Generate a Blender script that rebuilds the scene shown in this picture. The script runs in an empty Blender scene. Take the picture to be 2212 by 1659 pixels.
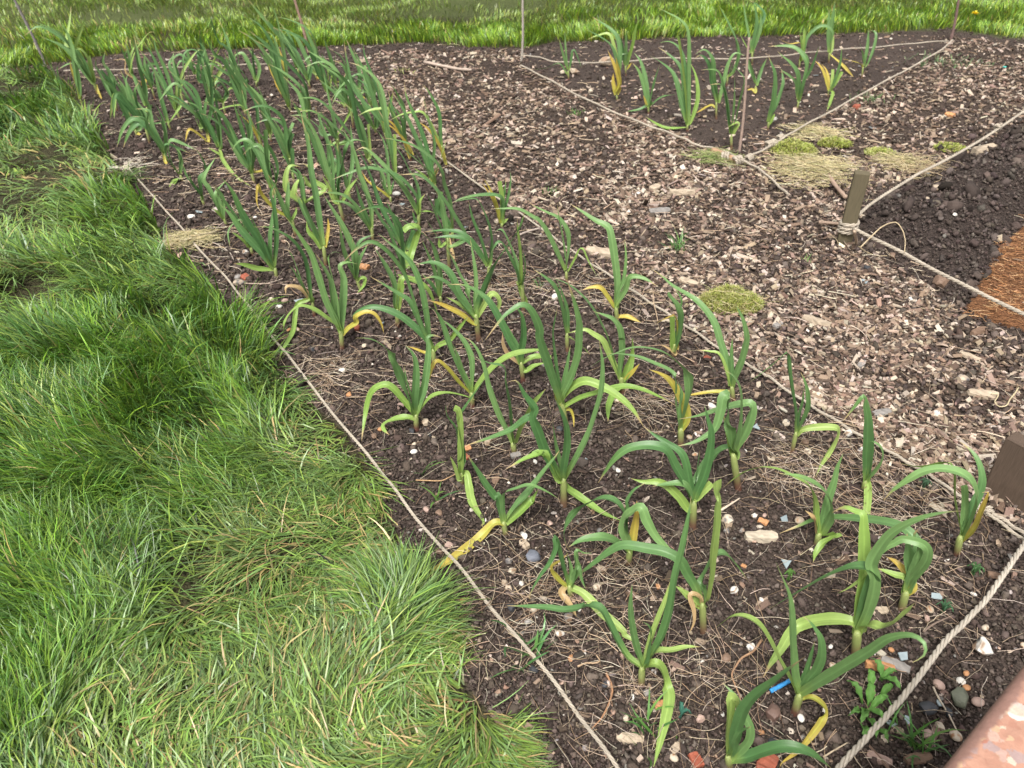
import bpy, math, random
import numpy as np
from math import sin, cos, pi, sqrt, radians
from mathutils import Vector
random.seed(7); rng = np.random.default_rng(11)
S = bpy.context.scene
C = S.collection
# ---------------------------------------------------------------- camera
H = 1.30; PITCH = radians(36.0); FPX = 1661.0
cam = bpy.data.cameras.new('camera'); co = bpy.data.objects.new('camera', cam); C.objects.link(co)
co.location = (0, 0, H); co.rotation_euler = (pi/2-PITCH, 0, 0)
cam.sensor_width = 36; cam.lens = 36*FPX/2212; cam.clip_start = .02; cam.clip_end = 500
cam.dof.use_dof = True; cam.dof.focus_distance = 1.75; cam.dof.aperture_fstop = 7.0
S.camera = co
# ---------------------------------------------------------------- light: bright overcast day
SUN_EL, SUN_AZ = 58, 200     # azimuth measured clockwise from +Y
w = bpy.data.worlds.new('World'); S.world = w; w.use_nodes = True
nt = w.node_tree; bg = nt.nodes['Background']
sky = nt.nodes.new('ShaderNodeTexSky'); sky.sky_type = 'NISHITA'; sky.sun_disc = False
sky.sun_elevation = radians(SUN_EL); sky.sun_rotation = radians(SUN_AZ)
sky.air_density = 1.0; sky.dust_density = 6.0; sky.ozone_density = 0.5
hs = nt.nodes.new('ShaderNodeHueSaturation'); hs.inputs['Saturation'].default_value = .30
nt.links.new(sky.outputs[0], hs.inputs['Color']); nt.links.new(hs.outputs[0], bg.inputs[0])
bg.inputs[1].default_value = .15
sl = bpy.data.lights.new('sun', 'SUN'); so = bpy.data.objects.new('sun', sl); C.objects.link(so)
sl.energy = 2.4; sl.angle = radians(14); sl.color = (1, .965, .91)
a = radians(SUN_AZ); e = radians(SUN_EL)
so.rotation_euler = Vector((sin(a)*cos(e), cos(a)*cos(e), sin(e))).to_track_quat('Z', 'Y').to_euler()
S.view_settings.view_transform = 'Standard'; S.view_settings.look = 'None'
S.view_settings.exposure = 0.45; S.view_settings.gamma = 1
S.render.resolution_x = 1024; S.render.resolution_y = 768
S.render.engine = 'CYCLES'

# ---------------------------------------------------------------- photograph measurements -> world
REG = {'T1':(0,0),'T2':(900,0),'T3':(2000,0),'T4':(3024,0),'M1':(400,700),'M2':(1200,700),'M3':(2100,700),
       'M4':(3024,700),'B1':(1200,1300),'B2':(2100,1300),'B3':(3024,1400),'B4':(1500,1950),'B5':(2300,1950),
       'B6':(3024,1950),'C7':(2400,2350),'C8':(3132,2350),'D':(1600,2500),'E':(2800,500)}
RS = {'C7':.70866,'C8':.70866,'D':.7874,'E':.6304,'F':1.8228}   # F: whole picture, 2212 wide
REG['F'] = (0,0)
def full(r, x, y):
    s = RS.get(r, .45570)
    return ((REG[r][0]+s*x)/1.8228, (REG[r][1]+s*y)/1.8228)
def ray(X, Y):
    dx = (X-1106)/FPX; dy = -(Y-829.5)/FPX
    return (dx, cos(PITCH)+dy*sin(PITCH), -sin(PITCH)+dy*cos(PITCH))
def gnd(X, Y, z=0.0):
    d = ray(X, Y); t = (H-z)/(-d[2]); return (d[0]*t, d[1]*t, z)
def G(r, x, y, z=0.0): return gnd(*full(r, x, y), z)
def PL(r, pts, z=0.0): return [G(r, x, y, z) for x, y in pts]
def poly(pts): return np.array([gnd(*p)[:2] for p in pts])
def project(P):
    d = P-np.array([0, 0, H]); f = d[:, 1]*cos(PITCH)-d[:, 2]*sin(PITCH); u = d[:, 1]*sin(PITCH)+d[:, 2]*cos(PITCH)
    f = np.maximum(f, 1e-3); return 1106+FPX*d[:, 0]/f, 829.5-FPX*u/f
def inside(P, poly_):
    x, y = P[:, 0], P[:, 1]; c = np.zeros(len(P), bool); n = len(poly_)
    for i in range(n):
        x1, y1 = poly_[i]; x2, y2 = poly_[(i+1) % n]
        if y1 == y2: continue
        c ^= ((y1 > y) != (y2 > y)) & (x < (x2-x1)*(y-y1)/(y2-y1)+x1)
    return c
def edist(P, poly_):
    d = np.full(len(P), 1e9); n = len(poly_)
    for i in range(n):
        a_, b_ = poly_[i], poly_[(i+1) % n]; ab = b_-a_
        t = np.clip(((P-a_)@ab)/max(ab@ab, 1e-9), 0, 1)
        d = np.minimum(d, np.hypot(*(P-a_-t[:, None]*ab).T))
    return d
_lat = rng.random((64, 64, 8))
def noise2(x, y, s, k=0):
    x = np.asarray(x)/s+17.3*k; y = np.asarray(y)/s+9.1*k
    xi = np.floor(x).astype(int); yi = np.floor(y).astype(int); fx = x-xi; fy = y-yi
    fx = fx*fx*(3-2*fx); fy = fy*fy*(3-2*fy); L = _lat[:, :, k % 8]
    g = lambda i, j: L[(xi+i) % 64, (yi+j) % 64]
    return (g(0,0)*(1-fx)+g(1,0)*fx)*(1-fy)+(g(0,1)*(1-fx)+g(1,1)*fx)*fy
ROPE_L = [(1400,1760),(1335,1659),(1250,1545),(1160,1425),(1075,1330),(985,1215),(915,1140),(855,1060),(800,990),(700,870),(640,790),
          (590,730),(545,670),(520,640),(480,590),(440,550),(390,490),(340,435),(275,360),(245,305),(205,240),(170,190),(137,152)]
ROPE_R = [full('T2',*p) for p in [(1150,640),(1330,880),(1430,1030),(1560,1165),(1800,1340),(2000,1480)]]+\
         [full('M3',*p) for p in [(0,390),(130,480),(330,630),(560,780),(820,950),(1030,1090),(1290,1260),(1500,1400),(1750,1570)]]+\
         [full('B2',*p) for p in [(1800,260),(2000,390)]]+\
         [full('B3',*p) for p in [(0,180),(240,350),(500,510),(750,660),(1000,800),(1200,920),(1400,1030),(1580,1160),(1810,1290)]]
LAWN_L = poly([(1210,1900),(1120,1659),(1070,1560),(1000,1470),(955,1380),(912,1290),(878,1200),(842,1110),(800,1020),(750,930),(672,865),
          (597,795),(517,700),(452,625),(372,545),(322,450),(262,370),(215,290),(170,215),(120,160),(-300,175),(-1400,220),(-2500,1900)])
LAWN_F = poly([(-1400,230),(-300,180),(110,140),(300,112),(700,102),(900,92),(1010,100),(1130,104),(1200,90),(1600,80),(1750,75),
          (1900,73),(2050,62),(2212,88),(2600,110),(3600,150),(3400,-120),(-1600,-120)])
SMALL = poly([(1127,142),(1600,350),(2055,97),(1985,80),(1900,80),(1750,80),(1600,88),(1400,95),(1200,100),(1135,108)])
CHIPS = poly([(760,125)]+ROPE_R+[(2300,1260),(2700,1500),(2700,760),(2212,735),(2080,690),(1990,610),(1900,560),(1840,530),(1850,440),
          (2000,370),(2212,262),(2700,60),(2212,100),(2055,75),(1900,82),(1600,92),(1200,105),(1010,112),(900,105)])
MOUND = poly([(1885,440),(2000,385),(2212,268),(2900,0),(2900,600),(2212,470),(2140,590),(2095,650),(1990,590),(1900,535),(1860,480)])
COIR = poly([(2212,485),(2160,540),(2110,620),(2085,670),(2150,700),(2240,725),(2700,820),(2700,600)])
def height(x, y):
    x = np.atleast_1d(np.asarray(x, float)); y = np.atleast_1d(np.asarray(y, float)); P = np.stack([x, y], 1)
    h = (noise2(x, y, .35, 1)-.5)*.022+(noise2(x, y, .09, 2)-.5)*.012+(noise2(x, y, .03, 3)-.5)*.006
    near = y < 12
    m = np.zeros(len(x)); ins = inside(P, MOUND) & near
    if ins.any():
        dd = edist(P[ins], MOUND); m[ins] = .075*np.clip(dd/.35, 0, 1)+.03*(noise2(x[ins], y[ins], .12, 4))*np.clip(dd/.1, 0, 1)
    il = inside(P, LAWN_L)
    if il.any():
        dd = edist(P[il], LAWN_L); m[il] += np.clip(dd/.25, 0, 1)*.075*(noise2(x[il], y[il], .28, 6)-.15)
    return h*.8+m
def h1(x, y): return float(height(x, y)[0])

# ---------------------------------------------------------------- object helpers
def tag(o, label=None, cat=None, group=None, kind=None):
    if label: o['label'] = label
    if cat: o['category'] = cat
    if group: o['group'] = group
    if kind: o['kind'] = kind
    return o
def link(o, parent=None):
    C.objects.link(o)
    if parent: o.parent = parent
    return o
def empty(name, loc):
    o = bpy.data.objects.new(name, None); o.location = loc; o.empty_display_size = .02; return link(o)
def mesh_np(name, V, F, mat, cols=None, vec=None, smooth=True, parent=None, mats=None):
    """V (n,3); F = list of int arrays (m,k), all faces of one array with k corners"""
    me = bpy.data.meshes.new(name); V = np.asarray(V, np.float32); F = [np.asarray(f, np.int32) for f in F if len(f)]
    me.vertices.add(len(V)); me.vertices.foreach_set('co', V.ravel())
    nl = sum(f.size for f in F); nf = sum(len(f) for f in F)
    me.loops.add(nl); me.polygons.add(nf)
    me.loops.foreach_set('vertex_index', np.concatenate([f.ravel() for f in F]))
    tot = np.concatenate([np.full(len(f), f.shape[1], np.int32) for f in F])
    me.polygons.foreach_set('loop_start', np.concatenate([[0], np.cumsum(tot)[:-1]]).astype(np.int32))
    me.polygons.foreach_set('loop_total', tot)
    me.polygons.foreach_set('use_smooth', np.full(nf, smooth, bool))
    if cols is not None:
        at = me.color_attributes.new('Col', 'FLOAT_COLOR', 'POINT'); c4 = np.ones((len(V), 4), np.float32); c4[:, :3] = cols
        at.data.foreach_set('color', c4.ravel())
    if vec is not None:
        at = me.attributes.new('lv', 'FLOAT_VECTOR', 'POINT'); at.data.foreach_set('vector', np.asarray(vec, np.float32).ravel())
    me.materials.append(mat)
    me.update(calc_edges=True); me.validate()
    return link(bpy.data.objects.new(name, me), parent)

# ---------------------------------------------------------------- materials
def newmat(name):
    m = bpy.data.materials.new(name); m.use_nodes = True; t = m.node_tree
    return m, t, t.nodes['Principled BSDF'], t.nodes['Material Output']
def N(t, ty, **k):
    n = t.nodes.new(ty)
    for a_, v in k.items():
        if a_ in n.inputs.keys(): n.inputs[a_].default_value = v
        else: setattr(n, a_, v)
    return n
def attr(t, name):
    n = t.nodes.new('ShaderNodeAttribute'); n.attribute_name = name; return n
def vary(t, colsock, facsock, lo, hi):
    """multiply colour by a factor running lo..hi"""
    mr = N(t, 'ShaderNodeMapRange'); t.links.new(facsock, mr.inputs[0]); mr.inputs[3].default_value = lo; mr.inputs[4].default_value = hi
    mx = t.nodes.new('ShaderNodeMix'); mx.data_type = 'RGBA'; mx.blend_type = 'MULTIPLY'; mx.inputs[0].default_value = 1
    t.links.new(colsock, mx.inputs[6]); t.links.new(mr.outputs[0], mx.inputs[7]); return mx.outputs[2]
def noise(t, scale, detail=4, vec=None, rough=.6):
    n = N(t, 'ShaderNodeTexNoise'); n.inputs['Scale'].default_value = scale; n.inputs['Detail'].default_value = detail; n.inputs['Roughness'].default_value = rough
    if vec is not None: t.links.new(vec, n.inputs['Vector'])
    return n
def pos(t): return t.nodes.new('ShaderNodeNewGeometry').outputs['Position']
def bump(t, b, sock, dist, strength=1):
    n = t.nodes.new('ShaderNodeBump'); n.inputs['Distance'].default_value = dist; n.inputs['Strength'].default_value = strength
    t.links.new(sock, n.inputs['Height']); t.links.new(n.outputs[0], b.inputs['Normal']); return n
def leafmat(name, transl=.3, streak=900., rough=.42, lo=.82, hi=1.18, bd=.0004):
    m, t, b, out = newmat(name); c = attr(t, 'Col').outputs['Color']; lv = attr(t, 'lv').outputs['Vector']
    mp = N(t, 'ShaderNodeMapping'); mp.inputs['Scale'].default_value = (streak, 6, 1); t.links.new(lv, mp.inputs[0])
    n = noise(t, 1.0, 3, mp.outputs[0]); col = vary(t, c, n.outputs[0], lo, hi)
    n2 = noise(t, 60, 3, lv); col = vary(t, col, n2.outputs[0], .85, 1.15)
    t.links.new(col, b.inputs['Base Color']); b.inputs['Roughness'].default_value = rough; b.inputs['Specular IOR Level'].default_value = .5
    bump(t, b, n.outputs[0], bd, .6)
    tr = t.nodes.new('ShaderNodeBsdfTranslucent'); t.links.new(col, tr.inputs[0])
    mx = t.nodes.new('ShaderNodeMixShader'); mx.inputs[0].default_value = transl
    t.links.new(b.outputs[0], mx.inputs[1]); t.links.new(tr.outputs[0], mx.inputs[2]); t.links.new(mx.outputs[0], out.inputs[0])
    return m
M_LEAF = leafmat('garlic_leaf', .22, 520, .42, .70, 1.28, .0006)
M_WEED = leafmat('weed_leaf', .3, 200, .7, .7, 1.2)
M_GRASS = leafmat('grass_blade', .22, 500, .36, .85, 1.15, .0001)
def colmat(name, rough=.85, nscale=200, lo=.7, hi=1.3, bd=.002, spec=.3, vec=None, sx=(1,1,1)):
    m, t, b, out = newmat(name); c = attr(t, 'Col').outputs['Color']
    v = attr(t, vec).outputs['Vector'] if vec else pos(t)
    mp = N(t, 'ShaderNodeMapping'); mp.inputs['Scale'].default_value = sx; t.links.new(v, mp.inputs[0])
    n = noise(t, nscale, 5, mp.outputs[0]); col = vary(t, c, n.outputs[0], lo, hi); t.links.new(col, b.inputs['Base Color'])
    b.inputs['Roughness'].default_value = rough; b.inputs['Specular IOR Level'].default_value = spec
    bump(t, b, n.outputs[0], bd, .7); return m
M_CRUMB = colmat('soil_crumbs', .95, 350, .6, 1.4, .002, .15)
M_CHIP = colmat('wood_chips', .85, 1., .55, 1.4, .0012, .2, 'lv', (120, 900, 900))
M_STRAW = colmat('dry_straw', .8, 300, .75, 1.25, .0004, .3)
M_STONE = colmat('stone_surface', .6, 90, .62, 1.3, .0015, .4)
M_ROPE = colmat('rope_fibre', .9, 1., .72, 1.2, .0008, .2, 'lv', (3000, 150, 1))
M_WOOD = colmat('weathered_wood', .85, 1., .55, 1.4, .001, .2, 'lv', (30, 400, 400))
M_STEM = leafmat('garlic_stem', .1, 700)
def glassmat():
    m, t, b, out = newmat('dirty_glass'); c = attr(t, 'Col').outputs['Color']; n = noise(t, 60, 4, pos(t))
    t.links.new(vary(t, c, n.outputs[0], .7, 1.2), b.inputs['Base Color']); b.inputs['Roughness'].default_value = .12
    b.inputs['Transmission Weight'].default_value = .25; b.inputs['Specular IOR Level'].default_value = .8; return m
M_GLASS = glassmat()
def groundmat():
    m, t, b, out = newmat('ground_soil'); c = attr(t, 'Col').outputs['Color']; p = pos(t)
    n1 = noise(t, 9, 8, p, .65); n2 = noise(t, 90, 6, p, .7)
    v = N(t, 'ShaderNodeTexVoronoi'); v.inputs['Scale'].default_value = 110; t.links.new(p, v.inputs['Vector'])
    v2 = N(t, 'ShaderNodeTexVoronoi'); v2.inputs['Scale'].default_value = 45; t.links.new(p, v2.inputs['Vector'])
    col = vary(t, c, n1.outputs[0], .75, 1.3); col = vary(t, col, n2.outputs[0], .6, 1.4); col = vary(t, col, v.outputs['Color'], .8, 1.2)
    t.links.new(col, b.inputs['Base Color']); b.inputs['Roughness'].default_value = .95; b.inputs['Specular IOR Level'].default_value = .15
    ad = N(t, 'ShaderNodeMath', operation='ADD'); m2 = N(t, 'ShaderNodeMath', operation='MULTIPLY'); m2.inputs[1].default_value = -1.2
    t.links.new(v.outputs['Distance'], m2.inputs[0]); t.links.new(m2.outputs[0], ad.inputs[0])
    ad2 = N(t, 'ShaderNodeMath', operation='SUBTRACT'); t.links.new(n2.outputs[0], ad2.inputs[0]); t.links.new(v2.outputs['Distance'], ad2.inputs[1])
    t.links.new(ad2.outputs[0], ad.inputs[1]); bump(t, b, ad.outputs[0], .012, 1); return m
M_GROUND = groundmat()

# ---------------------------------------------------------------- ground
SOIL = np.array([.085, .064, .053]); SOILD = np.array([.070, .053, .045]); THATCH = np.array([.060, .055, .028]); PATH = np.array([.080, .058, .045])
COIRC = np.array([.22, .105, .05])
def axis(lo, hi, d, lo2, hi2):
    a_ = list(np.arange(lo, hi, d)); s = d; x = a_[-1]
    while x < hi2: s *= 1.25; x += s; a_.append(x)
    s = d; x = a_[0]; pre = []
    while x > lo2: s *= 1.25; x -= s; pre.append(x)
    return np.array(pre[::-1]+a_)
gx = axis(-2.6, 3.2, .013, -70, 70); gy = axis(.2, 6.0, .013, -20, 120)
GX, GY = np.meshgrid(gx, gy); px_, py_ = GX.ravel(), GY.ravel(); PP = np.stack([px_, py_], 1)
hh = height(px_, py_)
inl = inside(PP, LAWN_L); inf = inside(PP, LAWN_F) | (py_ > 7.5) | (px_ < -4); inc = inside(PP, CHIPS) & ~inside(PP, SMALL); inm = inside(PP, MOUND); ink = inside(PP, COIR)
far = np.hypot(px_, py_) > 7
gc = np.tile(SOIL, (len(PP), 1)); gc[inc] = PATH; gc[inm] = SOILD; gc[inl | inf] = THATCH; gc[far & (inl | inf)] = [.095, .115, .04]; gc[ink] = COIRC
tiny = noise2(px_, py_, .5, 5)[:, None]; gc = gc*(.85+.3*tiny)
nx, ny = len(gx), len(gy); idx = np.arange(nx*ny).reshape(ny, nx)
Fq = np.stack([idx[:-1, :-1].ravel(), idx[:-1, 1:].ravel(), idx[1:, 1:].ravel(), idx[1:, :-1].ravel()], 1)
tag(mesh_np('ground', np.stack([px_, py_, hh], 1), [Fq], M_GROUND, gc), 'dark crumbly allotment soil under grass, chips and garlic', 'ground', kind='structure')

# ---------------------------------------------------------------- scatter helpers
def polar(n, rmin, rmax, p=0.0):
    """world positions around the viewer's side of the plot, denser close by (log-uniform radius)"""
    r = np.exp(rng.uniform(math.log(rmin), math.log(rmax), n)); a_ = rng.uniform(-1.08, .85, n)
    return np.stack([r*np.sin(a_), r*np.cos(a_)], 1), r
def inview(P, m=160):
    X, Y = project(np.concatenate([P, np.zeros((len(P), 1))], 1)); return (X > -m) & (X < 2212+m) & (Y < 1659+m) & (P[:, 1] > .1)
def hsvj(c, n, j=.12, hue=.04):
    c = np.tile(np.asarray(c), (n, 1)) if np.ndim(c) == 1 else np.array(c)
    return np.clip(c*(1+rng.normal(0, j, (n, 1)))*(1+rng.normal(0, hue, (n, 3))), .003, .95)
def blades(P, z, az, L, W, th0, th1, cb, ct, K=4, clampz=None):
    n = len(P); s = np.linspace(0, 1, K+1); pts = np.zeros((n, K+1, 3)); pts[:, 0, :2] = P; pts[:, 0, 2] = z
    daz = rng.normal(0, .6, n)
    for k in range(K):
        th = th0+(th1-th0)*((k+.5)/K)**1.3; aa = az+daz*(k/K); st = L/K
        pts[:, k+1, 0] = pts[:, k, 0]+st*np.sin(th)*np.sin(aa); pts[:, k+1, 1] = pts[:, k, 1]+st*np.sin(th)*np.cos(aa)
        pts[:, k+1, 2] = np.maximum(pts[:, k, 2]+st*np.cos(th), z+.004+.012*rng.random(n) if clampz is None else clampz)
    tw = az+pi/2+rng.normal(0, .5, n); sd = np.stack([np.sin(tw), np.cos(tw), rng.normal(0, .15, n)], 1)
    wp = np.array([.75, 1, .9, .62, .06]) if K == 4 else np.array([.8, 1, .65, .08])
    off = sd[:, None, :]*(W[:, None]*wp[None])[:, :, None]*.5
    V = np.stack([pts-off, pts+off], 2).reshape(-1, 3)
    base = (np.arange(n)*(2*(K+1)))[:, None]
    F = np.concatenate([base+np.array([2*k, 2*k+1, 2*k+3, 2*k+2]) for k in range(K)], 0)
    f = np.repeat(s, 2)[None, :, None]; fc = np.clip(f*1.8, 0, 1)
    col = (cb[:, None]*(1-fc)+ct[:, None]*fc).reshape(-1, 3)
    lv = np.zeros((n, K+1, 2, 3)); lv[..., 0] = np.array([-1, 1])*(W[:, None, None]*.5); lv[..., 1] = s[None, :, None]*L[:, None, None]; lv[..., 2] = rng.random(n)[:, None, None]
    lv[..., 0] += rng.random(n)[:, None, None]
    return V, F, col, lv.reshape(-1, 3)
GREENS = np.array([[.155,.295,.035],[.090,.205,.030],[.215,.360,.045],[.155,.290,.085],[.060,.140,.025],[.270,.375,.075]])
def grass_field(P, r, kind):
    n = len(P); x, y = P.T
    wear = noise2(x, y, .55, 6)*.65+noise2(x, y, .22, 7)*.35          # lodged, worn swathes
    tuft = noise2(x, y, .20, 2); az = noise2(x, y, .16, 3)*5.5+noise2(x, y, .5, 5)*4-1.0+rng.normal(0, .7, n)
    gi = np.clip((noise2(x, y, .11, 4)*4.5+rng.normal(.6, 1.1, n)).astype(int), 0, 5); ct = GREENS[gi]
    sc = np.clip(r/1.6, 1, 3.2)
    if kind == 'near':
        L = (.045+.11*noise2(x, y, .13, 2)+rng.random(n)*.06)*np.where(wear > .60, .7, 1); W = (.0020+rng.random(n)**2*.0026)*sc**.8
        lod = np.clip((wear-.42)*4.5, 0, 1)
        th0 = rng.uniform(0, .65, n)+lod*.75; th1 = th0+rng.uniform(.3, 1.5, n)
        dull = np.array([.26,.30,.13]); ct = ct*(1-.28*lod[:, None])+dull*.28*lod[:, None]
    else:
        L = .045+.03*tuft+rng.random(n)*.04; W = (.0018+rng.random(n)*.0015)*sc**.85
        th0 = rng.uniform(0, .5, n); th1 = th0+rng.uniform(.2, 1.1, n); ct = ct*np.array([1.45, 1.28, .95]); fd = np.clip((y-6.35-.75*(x > .4)-.5*(noise2(x, y, .5, 1)-.5))/.5, 0, 1)
        L = L*(1-.35*fd); ct = ct*(1-fd[:, None]*.5)+np.array([.20,.24,.075])*fd[:, None]*.5
    dead = rng.random(n) < .018+.10*(wear > .62); ct = np.where(dead[:, None], np.array([.42,.33,.14]), ct); ct = hsvj(ct, n, .28, .06)
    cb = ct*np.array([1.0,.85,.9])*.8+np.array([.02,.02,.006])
    z = height(x, y)-.004
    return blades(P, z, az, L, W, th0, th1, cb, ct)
def merge(parts):
    V, F, c, l, o = [], [], [], [], 0
    for v, f, col, lv in parts: V.append(v); F.append(f+o); c.append(col); l.append(lv); o += len(v)
    return np.concatenate(V), np.concatenate(F), np.concatenate(c), np.concatenate(l)
def lawn_thin(P):   # bare trodden spots
    x, y = P.T; v = noise2(x, y, .55, 6)*.65+noise2(x, y, .22, 7)*.35
    k = np.ones(len(P)); k[v > .66] = .30; k[(y > 6.6) & (noise2(x, y, .4, 3) > .68)] = .4
    for (X, Y, rad) in [(435,1255,.10),(470,1160,.06),(95,640,.12),(270,40,.55),(470,950,.05),(1050,8,.6),(960,35,.4)]:
        gx_, gy_, _ = gnd(X, Y); d = np.hypot((x-gx_)/(1 if Y > 100 else 1.6), y-gy_); k = np.minimum(k, np.clip((d/rad)**2*.6, .04, 1))
    return rng.random(len(P)) < k
P, r = polar(400000, .42, 7.5); m = inside(P, LAWN_L) & inview(P); P, r = P[m], r[m]; k = lawn_thin(P); P, r = P[k], r[k]
print('lawn blades', len(P))
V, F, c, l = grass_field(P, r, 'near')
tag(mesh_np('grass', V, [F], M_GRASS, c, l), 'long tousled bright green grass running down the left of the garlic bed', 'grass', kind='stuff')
P, r = polar(380000, 3.6, 12); m = inside(P, LAWN_F) & inview(P, 300); P, r = P[m], r[m]; k = lawn_thin(P); P, r = P[k], r[k]
print('far blades', len(P))
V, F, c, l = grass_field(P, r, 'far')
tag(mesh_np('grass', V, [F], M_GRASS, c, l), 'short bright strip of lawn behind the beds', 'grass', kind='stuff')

# chips, crumbs, stones: unit shapes instanced into one mesh
def rotm(n, tilt):
    a_ = rng.uniform(0, 2*pi, n); b_ = rng.normal(0, tilt, n); c_ = rng.normal(0, tilt, n)
    ca, sa, cb, sb, cc, sc = np.cos(a_), np.sin(a_), np.cos(b_), np.sin(b_), np.cos(c_), np.sin(c_)
    Z = np.zeros(n); O = np.ones(n)
    Rz = np.stack([ca, -sa, Z, sa, ca, Z, Z, Z, O], 1).reshape(n, 3, 3); Rx = np.stack([O, Z, Z, Z, cb, -sb, Z, sb, cb], 1).reshape(n, 3, 3)
    Ry = np.stack([cc, Z, sc, Z, O, Z, -sc, Z, cc], 1).reshape(n, 3, 3); return Rz@Rx@Ry
def ico(sub):
    import bmesh
    bm = bmesh.new(); bmesh.ops.create_icosphere(bm, subdivisions=sub, radius=1); V = np.array([v.co[:] for v in bm.verts]); F = np.array([[v.index for v in f.verts] for f in bm.faces]); bm.free(); return V, F
ICO1, ICF1 = ico(1); ICO2, ICF2 = ico(2)
def place_shapes(base, faces, P3, size, R, col, jitter):
    n = len(P3); k = len(base)
    L = base[None]*(1+rng.normal(0, jitter, (n, k, 1)))*size[:, None, :]*(1-.28*np.abs(np.einsum('kj,nj->nk', base, rng.normal(0, .8, (n, 3)))).clip(0, 1.6))[..., None]
    V = np.einsum('nij,nkj->nki', R, L)+P3[:, None]
    F = (np.arange(n)*k)[:, None, None]+faces[None]
    return V.reshape(-1, 3), F.reshape(-1, faces.shape[1]), np.repeat(col, k, 0), (L+rng.random((n, 1, 3))*40).reshape(-1, 3)
CUBE = np.array([[-1,-1,-1],[1,-1,-1],[1,1,-1],[-1,1,-1],[-1,-1,1],[1,-1,1],[1,1,1],[-1,1,1]])*.5
CF = np.array([[0,3,2,1],[4,5,6,7],[0,1,5,4],[1,2,6,5],[2,3,7,6],[3,0,4,7]])
def chips(n, rmin, rmax, sel, dens=None):
    P, r = polar(n, rmin, rmax); m = sel(P) & inview(P, 220); P, r = P[m], r[m]
    if dens is not None: k = rng.random(len(P)) < dens(P); P, r = P[k], r[k]
    n = len(P); sc = np.clip(r/2.8, .95, 1.25)[:, None]
    L = np.exp(rng.normal(math.log(.0165), .50, n)); W = L*rng.uniform(.28, .75, n); T = rng.uniform(.002, .0065, n)
    size = np.stack([L, np.minimum(W, .015), T], 1)*sc
    z = height(P[:, 0], P[:, 1])+rng.uniform(-.002, .011, n)
    pal = np.array([[.30,.225,.165],[.43,.345,.27],[.24,.17,.125],[.15,.102,.074],[.085,.059,.044],[.50,.425,.345],[.26,.18,.14]])
    col = hsvj(pal[rng.choice(7, n, p=[.20,.17,.17,.16,.14,.08,.08])], n, .14, .03)
    b = CUBE*np.array([1, 1, 1]); V, F, c, l = place_shapes(b, CF, np.column_stack([P, z]), size, rotm(n, .38), col, .15)
    print('chips', n); return V, F, c, l
_in = lambda poly_: (lambda P: inside(P, poly_))
def chipdens(P):
    x, y = P.T; k = np.clip(.12+1.05*noise2(x, y, .25, 1)+.35*(noise2(x, y, .07, 5)-.5), .05, 1)
    for (X, Y, rad, lo) in [(1210,350,.55,.25),(1880,285,.5,.45),(2100,250,.6,.3),(1250,445,.15,.2),(2050,850,.12,.35),(2170,640,.2,.3),(1900,640,.12,.45),(1300,250,.4,.6)]:
        gx_, gy_, _ = gnd(X, Y); d = np.hypot(x-gx_, y-gy_); k = np.minimum(k, lo+np.clip(d/rad-.4, 0, 1))
    return k
parts = [chips(300000, .9, 9, lambda P: inside(P, CHIPS) & ~inside(P, SMALL), chipdens)]
parts.append(chips(90000, .9, 9, _in(SMALL), lambda P: np.full(len(P), .22)))
V, F, c, l = merge(parts)
tag(mesh_np('wood_chips', V, [F], M_CHIP, c, l, smooth=False), 'weathered pinkish brown wood chip mulch covering the path', 'wood chips', kind='stuff')
# sparse chips along the bed edge
V, F, c, l = merge([chips(160000, .6, 8, lambda P: ~inside(P, CHIPS) & ~inside(P, LAWN_L) & ~inside(P, LAWN_F) & ~inside(P, MOUND),
    lambda P: .008+.30*np.clip(1-edist(P, poly(ROPE_R))/.18, 0, 1))])
tag(mesh_np('scattered_chips', V, [F], M_CHIP, c, l, smooth=False), 'stray wood chips spilled over the edge of the garlic bed', 'wood chips', kind='stuff')

def crumbs(n, rmin, rmax, sel, s0, sig, palette, sub=1, z0=.0, flat=.75, tilt=.8, lod=1.5, zr=.006):
    P, r = polar(n, rmin, rmax); m = sel(P) & inview(P, 220); P, r = P[m], r[m]; n = len(P)
    s = np.exp(rng.normal(math.log(s0), sig, n))*np.clip(r/lod, .8, 1.7); size = s[:, None]*np.stack([rng.uniform(.8, 1.3, n), rng.uniform(.7, 1.1, n), rng.uniform(.6, 1, n)*flat/.75], 1)*.5
    z = height(P[:, 0], P[:, 1])+z0+s*.1+rng.random(n)*zr
    B, Fc = (ICO1, ICF1) if sub == 1 else (ICO2, ICF2)
    col = hsvj(np.array(palette)[rng.integers(0, len(palette), n)], n, .2, .03)
    print('crumbs', n); return place_shapes(B, Fc, np.column_stack([P, z]), size, rotm(n, tilt), col, .24 if sub == 1 else .22)
bedsel = lambda P: ~inside(P, CHIPS) & ~inside(P, LAWN_L) & ~inside(P, LAWN_F) & ~inside(P, MOUND) & ~inside(P, COIR)
soilpal = [[.080,.060,.050],[.060,.045,.038],[.098,.075,.062],[.120,.094,.078]]
parts = [crumbs(200000, .6, 7.5, bedsel, .0062, .40, soilpal), crumbs(14000, .6, 7.5, bedsel, .0125, .35, soilpal, 2),
         crumbs(30000, 1.6, 8, _in(SMALL), .009, .35, soilpal), crumbs(110000, .9, 7, lambda P: inside(P, CHIPS) & ~inside(P, SMALL), .008, .35, soilpal)]
V, F, c, l = merge(parts)
tag(mesh_np('soil_crumbs', V, [F], M_CRUMB, c), 'dark moist crumbs of soil covering the garlic bed', 'soil', kind='stuff')
mpal = [[.085,.066,.057],[.066,.050,.043],[.105,.083,.071]]
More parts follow.
